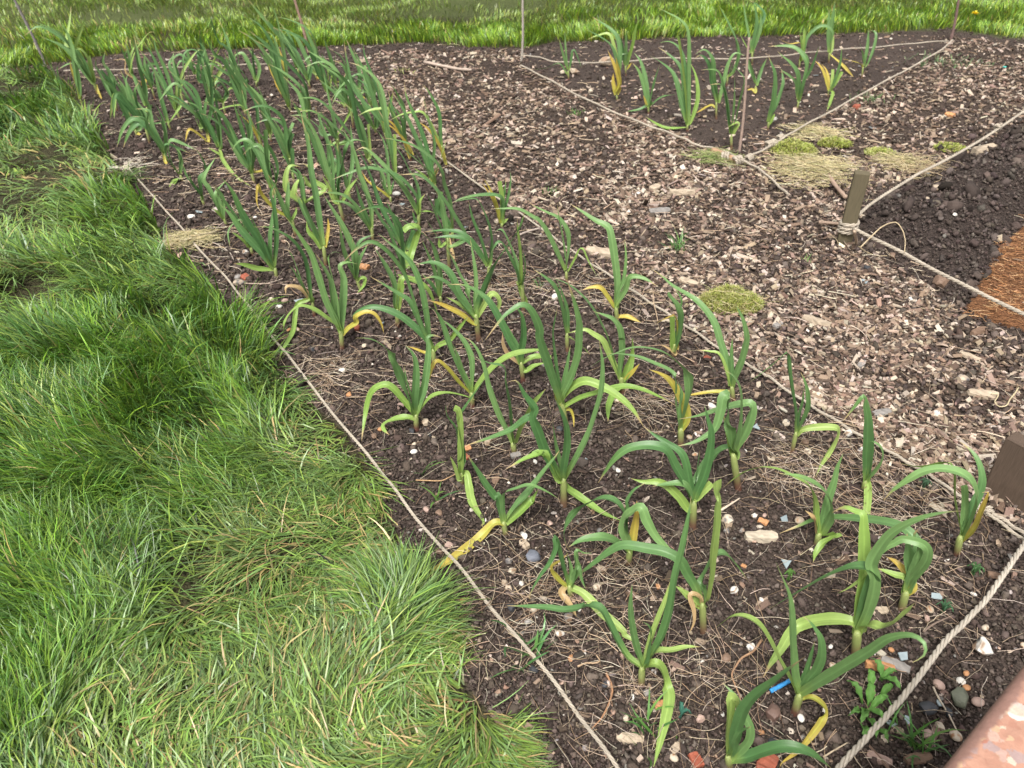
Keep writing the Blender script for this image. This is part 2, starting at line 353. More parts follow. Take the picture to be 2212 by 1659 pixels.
parts = [crumbs(170000, 1.8, 8, _in(MOUND), .0085, .40, mpal, 1, lod=3.2, zr=.014), crumbs(14000, 1.8, 8, _in(MOUND), .015, .50, mpal, 2, lod=2.6, zr=.014),
         crumbs(26000, 1.8, 7, lambda P: inside(P, CHIPS) & (edist(P, MOUND) < .35*rng.random(len(P))**1.5), .010, .4, mpal, 1, .006, lod=2.6, zr=.016)]
V, F, c, l = merge(parts)
tag(mesh_np('soil_clods', V, [F], M_CRUMB, c), 'heap of dark round soil clods behind the mound rope', 'soil', kind='stuff')
gp = [[.45,.38,.31],[.33,.26,.20],[.55,.50,.43],[.28,.18,.13],[.22,.20,.18],[.30,.23,.18],[.38,.26,.19]]
parts = [crumbs(6500, .6, 7.5, bedsel, .0085, .50, gp, 1, -.001, .55, .5, 2.2), crumbs(2200, 2, 7.5, _in(SMALL), .011, .35, gp, 1, .003, .6), crumbs(700, 2, 7.5, _in(MOUND), .010, .4, gp, 1, .012)]
V, F, c, l = merge(parts)
tag(mesh_np('gravel', V, [F], M_STONE, c, l, smooth=False), 'small pale gravel and flint flecks sprinkled over the soil', 'gravel', kind='stuff')

# straw litter: thin curved tubes
def straws(P, L, r0, pal, z, curl=1.2, K=6):
    n = len(P); az = rng.uniform(0, 2*pi, n); dk = rng.normal(0, curl, n); pts = np.zeros((n, K+1, 3)); pts[:, 0, :2] = P; pts[:, 0, 2] = z
    el = rng.normal(0, .12, n)
    for k in range(K):
        aa = az+dk*k/K+rng.normal(0, .18*min(curl, 1.2), n)
        pts[:, k+1, 0] = pts[:, k, 0]+L/K*np.sin(aa); pts[:, k+1, 1] = pts[:, k, 1]+L/K*np.cos(aa); pts[:, k+1, 2] = np.maximum(pts[:, k, 2]+L/K*np.sin(el)*(1-2*k/K), z-.003)
    T = np.gradient(pts, axis=1); T /= np.linalg.norm(T, axis=2, keepdims=True)+1e-9
    sd = np.cross(T, [0, 0, 1.]); up = np.cross(sd, T); rr = (r0[:, None]*np.linspace(1, .55, K+1))[:, :, None]
    ring = np.stack([pts+rr*(sd*math.cos(q)+up*math.sin(q)) for q in (pi/2, pi*7/6, pi*11/6)], 2)
    V = ring.reshape(-1, 3); base = (np.arange(n)*3*(K+1))[:, None]
    F = np.concatenate([base+np.array([3*k+i, 3*k+(i+1) % 3, 3*k+3+(i+1) % 3, 3*k+3+i]) for k in range(K) for i in range(3)], 0)
    col = np.repeat(hsvj(np.array(pal)[rng.integers(0, len(pal), n)], n, .16, .03), 3*(K+1), 0)
    return V, F, col, np.zeros_like(V)
SPAL = [[.55,.45,.33],[.45,.34,.24],[.62,.53,.42],[.32,.22,.14],[.50,.37,.25]]
P, r = polar(30000, .6, 7); m = bedsel(P) & inview(P, 150); P, r = P[m], r[m]
k = rng.random(len(P)) < np.clip((noise2(P[:, 0], P[:, 1], .22, 7)-.28)*2.4, .15, 1)*np.where(np.hypot(*P.T) > 1.5, .8, .35); P, r = P[k], r[k]
blob = []
for (R_, x, y, rad, num) in [('B1',200,420,.09,150),('B3',700,1010,.16,330),('B3',300,1000,.12,200),('B2',1050,690,.10,170),('B4',1330,900,.05,60),('B4',2000,620,.08,100),
                         ('M2',1500,900,.14,150),('M3',550,1000,.12,130),('C7',500,420,.14,150),('C7',150,430,.10,120),('B6',950,720,.12,130),('M1',1450,300,.15,90),('M2',1900,1000,.12,110),
                         ('T2',450,1500,.22,150),('T2',900,900,.3,150),('T1',1700,1450,.25,120)]:
    g = G(R_, x, y); q = rng.normal(0, rad, (num, 2))*.75+np.array(g[:2]); blob.append(q)
P = np.concatenate([P]+blob); n = len(P); rr_ = np.hypot(*P.T)
V, F, c, l = straws(P, rng.uniform(.02, .095, n), rng.uniform(.0004, .0010, n)*np.clip(rr_/1.7, 1, 2), SPAL, height(P[:, 0], P[:, 1])+.008+rng.random(n)*.012, .55)
tag(mesh_np('straw_litter', V, [F], M_STRAW, c), 'dry straw and fine roots strewn over the garlic bed', 'straw', kind='stuff')
P, r = polar(9000, 1.0, 7); m = inside(P, CHIPS) & inview(P, 150); P, r = P[m], r[m]; k = rng.random(len(P)) < .35; P, r = P[k], r[k]; n = len(P)
V, F, c, l = straws(P, rng.uniform(.02, .09, n), rng.uniform(.0006, .0015, n)*np.clip(r/2, 1, 2), SPAL, height(P[:, 0], P[:, 1])+.012+rng.random(n)*.008, .6)
tag(mesh_np('twig_litter', V, [F], M_STRAW, c), 'thin twigs and splinters lying among the wood chips', 'twigs', kind='stuff')
# coir / sawdust patch
q = rng.uniform(-1, 1, (16000, 2)); g = G('M4', 2150, 900); P = np.array(g[:2])+q*np.array([.75, .55]); P = P[inside(P+.05*(np.stack([noise2(P[:, 0], P[:, 1], .07, 2), noise2(P[:, 0], P[:, 1], .07, 3)], 1)-.5)*3, COIR) & (rng.random(len(P)) < .35+.8*noise2(P[:, 0], P[:, 1], .1, 4))]; n = len(P)
V, F, c, l = straws(P, rng.uniform(.008, .045, n), rng.uniform(.0006, .0016, n), [[.46,.23,.10],[.36,.18,.08],[.60,.38,.20],[.22,.11,.06],[.30,.15,.07]], height(P[:, 0], P[:, 1])+.004+rng.random(n)*.02, 1.5)
tag(mesh_np('coir_fibre', V, [F], M_STRAW, c), 'rusty orange shredded coir spread at the edge of the soil heap', 'coir', kind='stuff')

PLANTS = """*C7 668,948 660,890 7 | nearest garlic plant at the bottom edge, looped leaves and one wide leaf arching right
l28 655,895 650,800 660,700 670,600 680,555 705,600 690,650 650,700 630,745
g30 680,885 690,800 710,720 740,640 800,560 900,480 1000,400 1090,330
g22 690,885 740,840 775,790 780,730 760,680 730,610 690,540 628,478
g20 690,850 700,790 740,745 790,720
g34 665,905 760,895 860,860 960,835 1060,845 1140,880 1230,950
*C7 1030,640 1055,550 8 | garlic plant beside the blue twine, one long leaf hooked over near the thick rope
l28 1040,540 1000,460 950,370 900,270 850,180 800,130 740,105 680,110 620,150 560,195
g24 1060,530 1030,430 B5 1800,1300 1795,1150 1790,1000 1770,860 1725,740 1690,660 1658,580
g14 1070,520 1075,470 1100,400 1125,310 1140,245
g24 1075,510 1100,470 1150,410 1178,330 1175,240 1145,180 1110,135 1075,110
g28 C8 15,545 100,490 250,400 400,310 500,240 580,215 650,215 700,240 725,280 710,330 650,365
y20 C8 40,570 90,560 140,590 165,630 150,680 110,740 C7 1050,850 960,920 945,955
*B6 755,1380 770,1200 9.5 | thick stemmed garlic plant with a brown spotted pale leaf lying out to the right
l36 770,1200 750,1110 690,1085 560,1070 400,1085 260,1130 190,1200 110,1330 20,1460 B5 1550,1570
l38 800,1190 830,1145 900,1125 980,1150 1070,1120 1150,1060 1220,980 1290,910
g38 790,1160 830,1000 880,850 905,720 880,640 800,620 680,635 500,710 350,790 190,880 0,990
g32 800,1130 860,1000 910,830 920,700 890,600 950,480 1050,350 1180,260 1350,190 1520,150 1670,135
l16 870,700 790,740 700,800 610,845
l34 840,700 830,560 832,400 828,250 820,160 760,140 680,105 610,120 555,150
*B6 1150,1000 1190,850 8.5 | garlic plant with one yellow orange leaf curling round a dark green upright sheath
y26 1200,860 1240,820 1240,760 1190,680 1130,600 1080,560 1020,530
g32 1230,700 1210,560 1210,450 1200,330
g28 1240,700 1280,580 1300,450 1260,350 1300,290
g26 1220,740 1290,670 1360,580 1385,490 1350,430 1280,400 1160,380 1100,410 1010,460 930,560 880,640
g28 1230,690 1280,550 1290,420 1220,320 1120,260 980,225 760,200 560,190 400,210 250,270 100,330
l24 1180,720 1100,690 1000,650 930,630
*B6 1630,520 1660,370 8 | rightmost garlic plant, next to the wooden board, with one yellow side leaf
y20 1670,400 1740,340 1800,260 1840,150 1890,20 B3 1900,1180 1850,1185
l26 1670,340 1640,200 1610,50 B3 1605,1100 1600,980 1550,930 1430,950 1300,965 1180,940 1080,910
g36 1680,340 1750,180 1790,50 B3 1790,1200 1760,1100 1690,1030 1580,990 1450,980 1300,1020 1150,1110 1060,1180 1000,1250
g26 B3 1770,1300 1820,1200 1850,1080 1830,950 1780,850 1720,790 1660,745
g24b 1680,330 1700,100 B3 1700,1150 1690,1120
*B6 420,430 440,340 8 | garlic plant with a papery white leaf shred and a pale leaf folded down
l26 440,340 410,180 B3 410,1300 380,1180 330,1110 220,1050 100,990 0,970 B2 1950,1190 1800,1240 1640,1360
g32 460,340 530,200 B3 540,1330 520,1230 460,1150 380,1090 260,1040 100,1020
g28 B3 490,1350 530,1200 570,1080 600,960 650,850
o18 430,340 400,200 320,130
l30 440,355 530,350 600,330 570,365 470,420 410,500 390,580
*B3 820,1180 840,1090 6.5 | slim upright garlic plant by the right rope, its top leaf bent sharply down left
g30 850,1090 850,900 860,700 860,550 840,420 825,350 760,430 650,565
g20 855,1090 880,900 900,700 900,590
g22 860,1060 940,960 985,870 970,790 900,740 840,740
l28b 850,1095 865,1110 865,1200 850,1370
*B3 205,845 240,680 6 | thin garlic plant with a bare tan stem and one leaf bent over like an elbow
g18 240,680 240,520 210,330 185,130 175,0 B2 2190,195 2080,290 1950,390 1830,480
g18 250,670 320,530 350,430 340,300 310,200 280,140
g12 255,660 275,500 300,400 310,280
l26 240,690 290,640 400,620 540,620 600,640 580,730 520,850 460,940 410,1050
*B2 1770,1370 1730,1100 9 | tall garlic plant on a long stem with broad folded upright leaves near the right rope
g36 1740,1110 1760,1060 1720,1020 1640,1030 1560,1090 1470,1180 1390,1300 1290,1390
g38 1720,1030 1700,850 1690,700 1680,560 1640,590 1620,700 1570,850 1480,920 1380,970 1250,1000
g34 1740,1000 1770,850 1790,650 1780,500 1730,400 1640,335
g32 1750,1010 1830,880 1880,740 1885,640 1800,640 1650,670 1500,720 1380,750 1245,770
l22 1710,990 1680,850 1640,730
*B5 940,270 B2 1385,1500 9 | many leaved garlic plant with a wide green leaf arching left in a hoop
g32 B2 1370,1480 1310,1330 1220,1170 1150,1040 1050,1000 920,1000 800,1030 700,1110 620,1220 560,1320
g26 B2 1390,1450 1350,1300 1320,1150 1270,1050 1150,970 1040,900 950,830
g14 B2 1400,1400 1420,1200 1440,1040
g28 B2 1400,1440 1480,1250 1530,1050 1540,880 1510,770 1480,650
l28b B2 1380,1470 1440,1420 1540,1320
l30 B2 1350,1560 1270,1450 1180,1360 1080,1310 950,1310 840,1280
g26 B2 1370,1450 1300,1330 1150,1330 1030,1350
*B5 1030,1180 1025,960 7.5 | garlic plant with a very long straight pale leaf rising up and back
g28 1020,950 980,820 900,680 830,560 700,490 550,460 350,430 230,480 120,560 0,650 B4 1650,720
l30b 1050,920 1090,700 1110,500 1140,250 1150,0 B2 1588,1450 1585,1300
g30 1040,900 1020,760 1080,620 1150,510 1220,510 1300,590 1380,690 1425,755
l22 1010,970 930,900 840,820 780,780
o14 1000,880 930,850 920,900 950,1000 950,1100 910,1190
*B5 495,1650 500,1500 7 | front garlic plant whose pale strap leaf hangs down to the bottom edge
g26 490,1480 380,1400 290,1260 210,1100 130,970 0,950 B4 1800,960 1600,990 1450,970 1300,960 1090,955
g20 510,1480 450,1300 410,1100 400,950 415,770
g20 520,1470 560,1300 575,1200 560,1130 510,1095
g28 520,1480 600,1350 680,1200 740,1000 790,700 840,500 880,300 910,130 925,10
l18 590,1210 650,1040 700,900 740,750
l30 520,1520 560,1470 630,1460 680,1530 710,1650 C7 330,560 310,680 270,850 245,945
l20 540,1440 600,1350 750,1340 880,1310 1010,1310
*B4 1640,880 1630,790 7 | stunted garlic plant with a bunch of short crumpled leaves and one withered brown leaf
g16 1620,780 1570,600 1520,400 1500,365 1510,450 1460,580 1380,690 1300,830 1280,900
g16 1630,770 1640,650 1610,520 1600,470
g18 1640,780 1680,650 1690,480 1750,500 1820,500
g18 1650,760 1720,650 1700,550 1680,450
g14 1650,790 1700,620 1740,740 1770,810
y16 1620,800 1530,720 1480,620 1560,560 1620,500
o22 1600,780 1560,850 1640,960 1690,1050
l28 1650,800 1750,850 1850,950 1950,1050 2100,1180 B5 350,1210 510,1290
*B4 2135,590 2150,490 7.5 | garlic plant with two leaves arching left, one above the other, and a yellow centre leaf
g32 2140,490 2050,420 1950,370 1850,365 1720,390 1620,450
g30 2130,430 2110,250 2080,120 2000,40 1900,30 1780,80 1660,160 1590,260 1580,360 1620,470 1700,520
g32 B5 385,430 340,300 360,190 420,140 490,105 540,220 620,360 730,480 800,570 875,715
y26 B5 410,470 430,300 450,150 455,45
g20 B5 370,400 380,100 B2 810,1480 870,1380 970,1320
*B4 1080,360 1060,240 7 | garlic plant nearest the left rope, its withered yellow leaf lying across the rope
g26 1060,230 1030,80 1000,0 B1 1650,1450 1560,1330 1480,1200 1400,1070
g18 B1 1710,1560 1720,1420 1830,1370 1950,1340 2100,1400 2210,1470
g30 1080,220 1180,80 1290,-40 B1 2060,1230 2160,1100 2200,1040
l30 1080,240 1200,140 1300,40 B1 1950,1500 2020,1370
y32 1060,245 980,240 880,340 750,450 600,560 450,650 300,740
*B1 1360,1340 1350,1240 6.5 | narrow upright garlic plant with a folded crown and a pale leaf draped down its front
g28b 1330,1230 1320,1000 1300,850 1230,750 1215,660
g28 1350,1240 1360,1050 1330,850 1320,780 1400,650 1500,500 1570,400
l26b 1350,1000 1350,850 1330,700 1290,670
l28 1350,1250 1400,1240 1420,1350 1450,1500 1540,1650 B4 870,260 890,285
l16 1340,1300 1300,1180 1255,1090
*B1 965,850 960,740 8 | garlic plant near the left rope with tall hoop leaf and low curled leaf
g36 940,700 880,500 800,330 740,200 620,100 520,70 440,70
g28 945,650 960,450 960,300 930,200 870,135
g12 935,620 880,450 860,310
g28 970,700 1030,500 1060,300 1070,150 1060,60 1120,45 1180,65
l26 950,720 850,600 760,500 690,470 600,510 550,600 520,750 490,960
l28 980,740 1040,640 1110,570 1230,545 1380,570 1510,620
l28 950,770 880,755 780,770 690,810 680,850 730,905
*B1 1120,320 1110,180 7.5 | tall bushy garlic plant whose long leaves all sweep up and left
y14 1040,195 960,165 870,135
l22 1110,180 1160,130 M2 1250,1400 1330,1300 1420,1190
g30 M2 1090,1450 1060,1400 950,1290 820,1190 680,1130 560,1115 460,1150 405,1200
g28 M2 1080,1420 1060,1200 1010,950 930,750 830,640 740,570 635,480
g28 M2 1070,1400 1010,1250 950,1050 880,850 780,700 680,600 560,550 440,620 340,720
g22 M2 1050,1380 960,1180 900,1060 790,990 680,920 560,850
*B1 1450,660 1440,550 7.5 | garlic plant with a thin leaf hooked left ending in a bright yellow tip
y20 1430,550 1330,450 1230,330 1140,265 1090,350 1060,460 1025,550
g30 1430,540 1330,350 1250,150 M2 1200,1300 1140,1170 1070,1125 970,1165 860,1220
g22 1440,520 1360,350 1310,200 1270,100
g24 1450,520 1450,300 1420,180 M2 1350,1380 1230,1260 1110,1190
l32 1460,540 1560,400 1680,280 1800,210 1950,180 2150,160
*B1 1810,1060 1800,980 8 | garlic plant with a broad upright leaf and a wide pale leaf spreading right
g26 1770,900 1680,720 1600,500 1560,330 1500,180 1430,90 1370,60
g32 1780,880 1760,650 1730,450 1720,320 1600,290 1480,240 1350,180
l36 1810,980 1850,850 1900,750 1960,640 2080,510
*B2 265,1500 260,1300 9 | large mid bed garlic plant with a tall sabre like leaf on its right
g32 240,1290 120,1080 50,900 0,750 B1 1990,680 1900,560 1830,440 1750,450
g28 245,1280 160,1130 60,880 -20,750 B1 1990,740 1900,770 1780,860 1600,930 1380,1000
g22 250,1250 190,1000 165,780
g28 270,1290 400,1060 480,900 540,720 590,520 600,300 570,90
g24 260,1230 290,1000 280,820 230,680 180,580
l28 220,1300 150,1150 90,1060 0,1080 B1 2050,1060 1900,1110 1740,1200
l30 290,1370 380,1430 480,1500 600,1580 770,1650
*B2 285,810 250,640 8 | yellow necked garlic plant, its folded pale leaf bridging to the right hand neighbour
g32 230,590 150,350 60,80 M2 2030,1300 1960,1150 1880,1095 1780,1150 1700,1220 1560,1400
g20 240,560 200,350 170,100 M3 170,1300 210,1110
g18 250,540 290,330 320,130
g30 250,560 330,400 390,200 400,0 M3 400,1250 360,1080 290,880
l32 240,620 310,520 440,440 600,490 760,590 870,700 950,830
l28 270,660 400,590 560,540 750,490 900,500 1100,580 1230,650
y12 270,680 320,690 345,760 350,840
y22 210,620 180,480 150,350 90,270
*M2 1500,1380 1480,1200 9 | large pale necked garlic plant with one broad straight leaf pointing up right
g34 1450,1180 1330,1000 1280,870 1210,780 1100,730 960,750
g28 1460,1150 1400,950 1340,850 1260,680 1150,520 1050,360
g36 1480,1150 1560,950 1650,750 1750,600 1850,450 1900,300
g18 1470,1100 1480,900 1460,700 1430,530
y26 1470,1270 1350,1180 1200,1100 1060,1055
l26 1490,1200 1560,1080 1620,1000 1680,1070 1640,1230
l22 1440,1180 1330,1090 1220,1030
*B1 1885,430 1870,290 7.5 | dark leaved garlic plant with two pale cut leaves and an orange withered leaf
g30 M2 1850,1560 1770,1400 1700,1250 1600,1080 1500,990 1380,930 1240,920
g24 M2 1860,1520 1790,1380 1740,1260
g28 M2 1870,1520 1890,1350 1870,1180 1800,1100
l32b 1890,280 1990,230 2130,235
l24 1910,350 1980,310 2080,280
o18 1850,290 1760,210 1715,120 1710,20
*B2 770,540 760,420 7.5 | garlic plant with a broad blunt leaf stub and a pale leaf hanging straight down
g32 740,400 690,250 650,100 M3 600,1300 520,1150 430,1030 300,920 160,865
g28 750,380 770,200 770,80 M3 770,1400 750,1300 690,1220 600,1180 520,1155
l26 740,390 650,200 600,90 M3 520,1350 440,1310 310,1340
l36b 780,450 830,300 850,150 850,80
l26 780,460 700,540 650,650 645,790
y18 790,430 860,360 920,290
*B2 1275,985 1275,860 9 | garlic plant with a thick yellow brown bent leaf below a wide dark arching leaf
y38 1280,860 1320,780 1310,680 1260,560 1180,440 1100,380 1000,340
g36 1290,800 1320,700 1350,560 1340,420 1280,320 1150,210 1000,160 850,155 720,200 600,250 490,320
g24 1260,750 1240,600 1240,450 1190,360 1050,290 900,230 740,205 600,200
g18 1270,700 1280,550 1240,420
*B2 1730,610 1715,500 7 | garlic plant against the right rope with a long leaf rising far up left over chips
g28 1710,480 1680,300 1620,120 M3 1560,1250 1450,1100 1350,1020 1200,930 1110,850 1010,780
g18 1720,450 1710,250 M3 1720,1380
g24 1740,410 1800,260 1840,100 M3 1840,1350 1810,1220 1740,1080
l16 M3 1620,1540 1530,1500 1420,1490
y16 1710,530 1580,530 1450,545 1300,570
*B2 1215,240 1220,130 7 | upright garlic plant with an orange yellow leaf tip sticking out to its left
g30b M3 1220,1500 1270,1350 1280,1200 1240,1100 1200,1050 1160,1000
g14 M3 1250,1300 1270,1150 1280,1050 1220,950
y28 M3 1230,1480 1240,1300 1220,1200 1190,1200 1100,1240 1020,1285
l26b M3 1200,1480 1200,1200
o14 M3 1230,1530 1180,1480 1100,1440
*M3 725,1250 715,1130 7.5 | tall garlic plant leaning over the right rope with a flat leaf drooping right
g36 715,1080 720,900 700,700 670,500 640,420 540,370 420,290 320,225
g18 730,1000 780,880 800,700 790,530
g26 710,1110 790,980 820,880 860,850 960,870 1070,935
y24 700,1120 640,1030 580,950 500,945 420,970
y26 735,1200 820,1200 930,1250
*M3 290,900 285,820 6 | garlic plant at the right rope with a thin leaf bent into an upside down V
g26 275,800 200,630 120,470 50,370 0,340 M2 1850,270 1700,265 1610,270
g24 285,790 310,620 300,470 220,350 120,300 0,240 M2 1930,200
g12 285,750 250,500 215,300 210,210
l14 300,810 360,700 400,620 430,620 480,730 550,850
*M3 295,1500 290,1360 6.5 | slender garlic plant just left of centre with a short pale leaf reaching down right
g28 285,1350 250,1150 200,970 130,880 0,790
g18 300,1340 290,1150 240,980 190,860
l22 310,1380 400,1440 490,1530
*M2 1890,1150 1880,950 7 | column like garlic plant with a broad pale leaf stub wrapped over its stem
g24 1860,950 1830,750 1760,560 1700,450 1640,480 1570,600
l18 1870,900 1860,650 1840,450 1835,350
g22 1880,900 1900,750 1880,620
l32b 1850,900 1860,910 1880,1000 1910,1080
*M2 1590,950 1590,780 6.5 | garlic plant with one leaf bent flat left at its top and yellow tip
g26 1580,760 1510,640 1430,540 1330,470 1180,455 1020,470
g20 1580,740 1520,530 1450,350 1415,200
g26 1600,730 1610,550 1590,420 1530,260 1480,185 1380,190 1270,215
*M2 1700,440 1705,400 6 | garlic plant at the chip edge with an upright orange leaf and blunt pale leaf
y22 1690,390 1650,220 1590,80 1540,0
g22 1700,370 1710,200 1650,150 1500,150 1350,180 1270,220
l28b 1710,220 1690,80 1680,30
g16 1720,300 1760,150 1780,0 1770,-60
g16 1710,250 1730,100 1740,0
l22 1710,400 1760,350
*M2 1285,570 1275,460 6.5 | garlic plant with a folded over flat leaf and a dry straw coloured leaf hanging below
g30b 1260,430 1200,320 1160,240 1180,120
g24 1270,400 1250,200 1200,50 T2 1840,1480 1760,1370 1600,1260 1450,1210 1320,1190
o22 1280,490 1240,520 1270,640 1305,740
*M2 985,450 985,330 7 | garlic plant with a ragged pale leaf tip pointing up between two dark leaves
g28 980,310 900,160 800,20 T2 1200,1290 1100,1300
g26 985,300 980,120 940,0 T2 1560,1480 1500,1350 1430,1250
l22 990,290 1000,200 1040,140
l22 1000,300 1080,295 1190,330
g16 960,380 930,280
g26 985,280 T2 1620,1700 1500,1550 1350,1480 1200,1450 1050,1490 900,1550
*M2 745,230 740,170 6 | garlic plant with two crossed bright yellow leaves lying low on its left
g24 730,150 660,40 T2 1300,1480 1200,1320 1100,1300
g24 740,140 720,0 T2 1370,1350 1330,1200 1250,1080
g20 745,140 780,0
y18 735,170 650,110 560,60
y16 735,170 640,100 T2 1200,1560 1150,1480
*M2 590,550 580,440 7 | garlic plant in the third row with a dark leaf bowed flat over to the left
g28 570,460 500,330 400,200 300,140 130,125
g26 575,430 570,250 510,60 T2 1130,1500 1080,1300 1000,1140 965,1110
g22 560,400 480,200 440,50
*M2 340,390 295,220 8 | stout pale necked garlic plant with a narrow V of dark leaves above it
g26 T2 915,1640 850,1450 790,1250 720,1100 640,1000 530,1000
g32 T2 935,1650 970,1450 1010,1280 1080,1210 1190,1225
g20 T2 910,1630 900,1400 850,1220 760,1080 650,1000
l28 260,200 200,60 150,-20
l24 320,210 380,100 460,0
*M1 1940,770 1920,610 8 | garlic plant with an upright yellow orange spike leaf and a pale spoon shaped leaf
g28 1910,590 1830,400 1760,250 1700,60
g34 1915,580 1880,350 1850,150 1820,0 T2 710,1450 690,1250 640,1050 630,980
l28 1900,610 1850,530 1790,460 1770,370
y18 1935,600 1960,450 1955,345
*M1 1515,880 1500,790 7.5 | garlic plant close to the left rope with a straight pale leaf laid out flat left
g36 1480,770 1400,600 1280,420 1200,280 1130,120 1040,0
g16 1460,720 1400,570 1330,420 1280,320
g24 1470,740 1460,500 1490,300 1500,150 1470,50
g24 1490,760 1510,500 1490,250 1460,130 1520,30
l28 1480,800 1350,785 1230,750 1140,740
*M1 1305,665 1290,610 6.5 | small garlic plant near the left rope with a hooked leaf turned down left
g26 1270,600 1200,420 1130,300 1030,160 960,60
g22 1290,590 1270,450 1220,370
g20 1260,480 1220,370 1150,390 1095,470 1110,600
l22 1260,580 1180,510 1110,460
*M1 1085,425 1060,360 6 | garlic plant behind the dry grass tuft, with a pale leaf pointing left near its foot
g26 1040,340 980,200 920,80 880,0 T1 1870,1350
g22 1055,320 1050,180 980,60
l24 1060,370 1000,300 945,260
*M1 890,245 870,190 6 | garlic plant with a thick buff papery stem base close to the left rope
g24 860,150 800,80 740,0 T1 1580,1420
g24 860,140 850,0 T1 1780,1480 1740,1360 1680,1270
*M1 1680,510 1650,380 7 | garlic plant with a long orange leaf looping down to its left
g26 1600,320 1540,180 1480,50 1440,-30
g26 1615,320 1610,150 1620,0
y20 1600,330 1520,290 1430,200 1370,120 1350,60 1340,200 1370,290
l20 1640,380 1680,300 1680,250
*M1 1840,1190 1820,1080 6 | garlic plant with a cream withered leaf folded left above the buried pebbles
g24 1800,1030 1730,880 1660,700 1610,620
g18 1810,1020 1770,750 1700,600 1600,500 1450,430 1310,425
o26 1810,1070 1770,1000 1700,950 1600,940 1590,1010
l24 1820,1040 1760,1060 1690,1090 1670,1200 1650,1330 1570,1480 1530,1580
*M1 2080,1480 2070,1340 8 | garlic plant with a dark red stem base and a yellow leaf drooping to its right
g32 2050,1280 1950,1070 1880,850 1820,670 1740,540 1640,400 1590,340
g32 2070,1300 2090,1050 2090,870 2060,760 2130,730 2210,745
g16 2050,1250 2030,1050 2000,900 1970,780 1960,680 2020,640 2090,670
l30 2040,1290 1950,1220 1830,1140 1720,1110 1640,1160 1580,1250 1570,1330
y24 2080,1360 2130,1300 2200,1250 M2 440,1200 520,1160 600,1175 660,1260 685,1350
*M2 800,1290 800,1150 8 | garlic plant with a short wide folded leaf bent over its top like a hood
g32 780,1100 770,950 730,830 650,680 590,590
l32 810,1100 830,950 850,870 950,890 1050,950 1110,1060 1150,1180
g28 790,1080 780,850 760,720
*M2 870,710 865,640 7 | garlic plant with a very broad yellow green leaf folded at the top
g28 850,620 780,480 680,300 620,150 570,0 T2 1150,1350 1070,1250
g18 860,600 790,420 740,280 700,190
l38b 880,780 920,650 960,520 980,430 900,420 850,460
g28b 880,620 920,520 940,450
*M2 1180,1085 1170,1030 6 | thin garlic plant hidden between two larger ones, leaves curved left
g20 1160,1020 1080,900 1010,830
g24 1170,1010 1180,850 1170,770
g18 1160,1000 1120,800 1060,650 1010,530
g22 1170,850 1140,690 1090,560 1000,470 870,380 750,310
*M2 500,1020 450,880 6 | garlic plant beside the orange brick chip, a short yellow leaf curled at its foot
g24 440,880 380,750 330,600 300,400
g28 440,860 440,680 380,520 300,370 220,240 160,140
g24 450,830 480,700 520,620 550,560
l18 460,900 480,870 520,870 510,930 450,1000
g22 445,700 450,600 500,530 600,490
*T1 840,810 815,720 8 | leftmost garlic plant in the far corner, long leaves leaning over the grass
g36 790,700 700,560 620,430 540,320 440,250 330,200 220,150
l28 800,680 700,480 620,400 570,390 600,200 615,50
l24b 820,700 790,580 770,480
g26 790,690 720,520 600,380 350,230 210,310
y20 830,730 850,800 880,860
g20 740,620 690,560 600,550 500,600
*T1 1015,960 990,870 7 | second garlic plant from the far left corner along the left edge
g28 970,830 900,720 850,620 790,540
g28 980,820 950,640 890,540 910,440
g26 985,820 990,700 930,600 890,520
*T1 1150,1090 1110,960 7 | third garlic plant from the far left corner, its front leaf tip drooping down
g26 1100,940 1040,780 960,650 880,530
g24 1110,920 1080,780 1000,650
l24 1100,950 1010,800 970,900 950,1040
*T1 1300,1260 1260,1110 7 | fourth garlic plant from the far left corner, one leaf curling over to the right
g26 1240,1080 1140,940 1010,800 960,1000
g24 1260,1090 1200,950 1130,860 1090,700 1120,620
g24 1270,1080 1290,950 1230,800 1180,680
*T1 1450,1410 1420,1330 7 | garlic plant on the left edge with a wide leaf arched in a half hoop
g36 1400,1300 1310,1150 1220,1050 1140,1030 1060,1120 1010,1270
g30 1410,1280 1320,1100 1290,960 1170,940
g28 1430,1280 1420,1100 1370,950 1290,840
y20 1410,1330 1430,1400 1460,1420
*T1 1580,1570 1560,1520 7 | garlic plant above the rope fibres with a yellow leaf dropped at its foot
g28 1550,1500 1480,1380 1460,1250 1490,1210 1600,1250 1700,1300
l24 1570,1550 1510,1560 1460,1620
g24 1560,1500 1560,1350 1500,1240
*T1 1560,1040 1520,950 7 | garlic plant in the second far row with three leaves fanned up and left
g32 1500,900 1420,700 1330,500 1240,350
g26 1510,880 1450,650 1350,420 1330,310
l24 1520,900 1560,780 1600,650
g24 1500,880 1260,660 1190,450 1160,300
*T1 1820,1240 1790,1150 7 | garlic plant in the second row with a yellow bent leaf hanging left of it
g32 1770,1120 1700,1000 1600,900 1450,800 1300,710
g26 1780,1100 1700,900 1600,740 1450,600
g24 1790,1100 1830,900 1800,600 1700,440 1590,470 1590,690
y22 1800,1230 1700,1150 1630,1120 1600,1230
*T1 1910,1350 1900,1300 7 | garlic plant in the second row with a cream leaf lying down right on the soil
g32 1890,1270 1800,1080 1700,920 1600,880
g28 1900,1270 1850,1000 1800,850 1720,550
g24 1910,1260 1890,1050 1830,900
l26 1930,1390 2030,1520 2170,1610
l20 1910,1340 1790,1270
*T1 2165,1490 2150,1420 7 | garlic plant with a broad leaf hooked over to its left in the second row
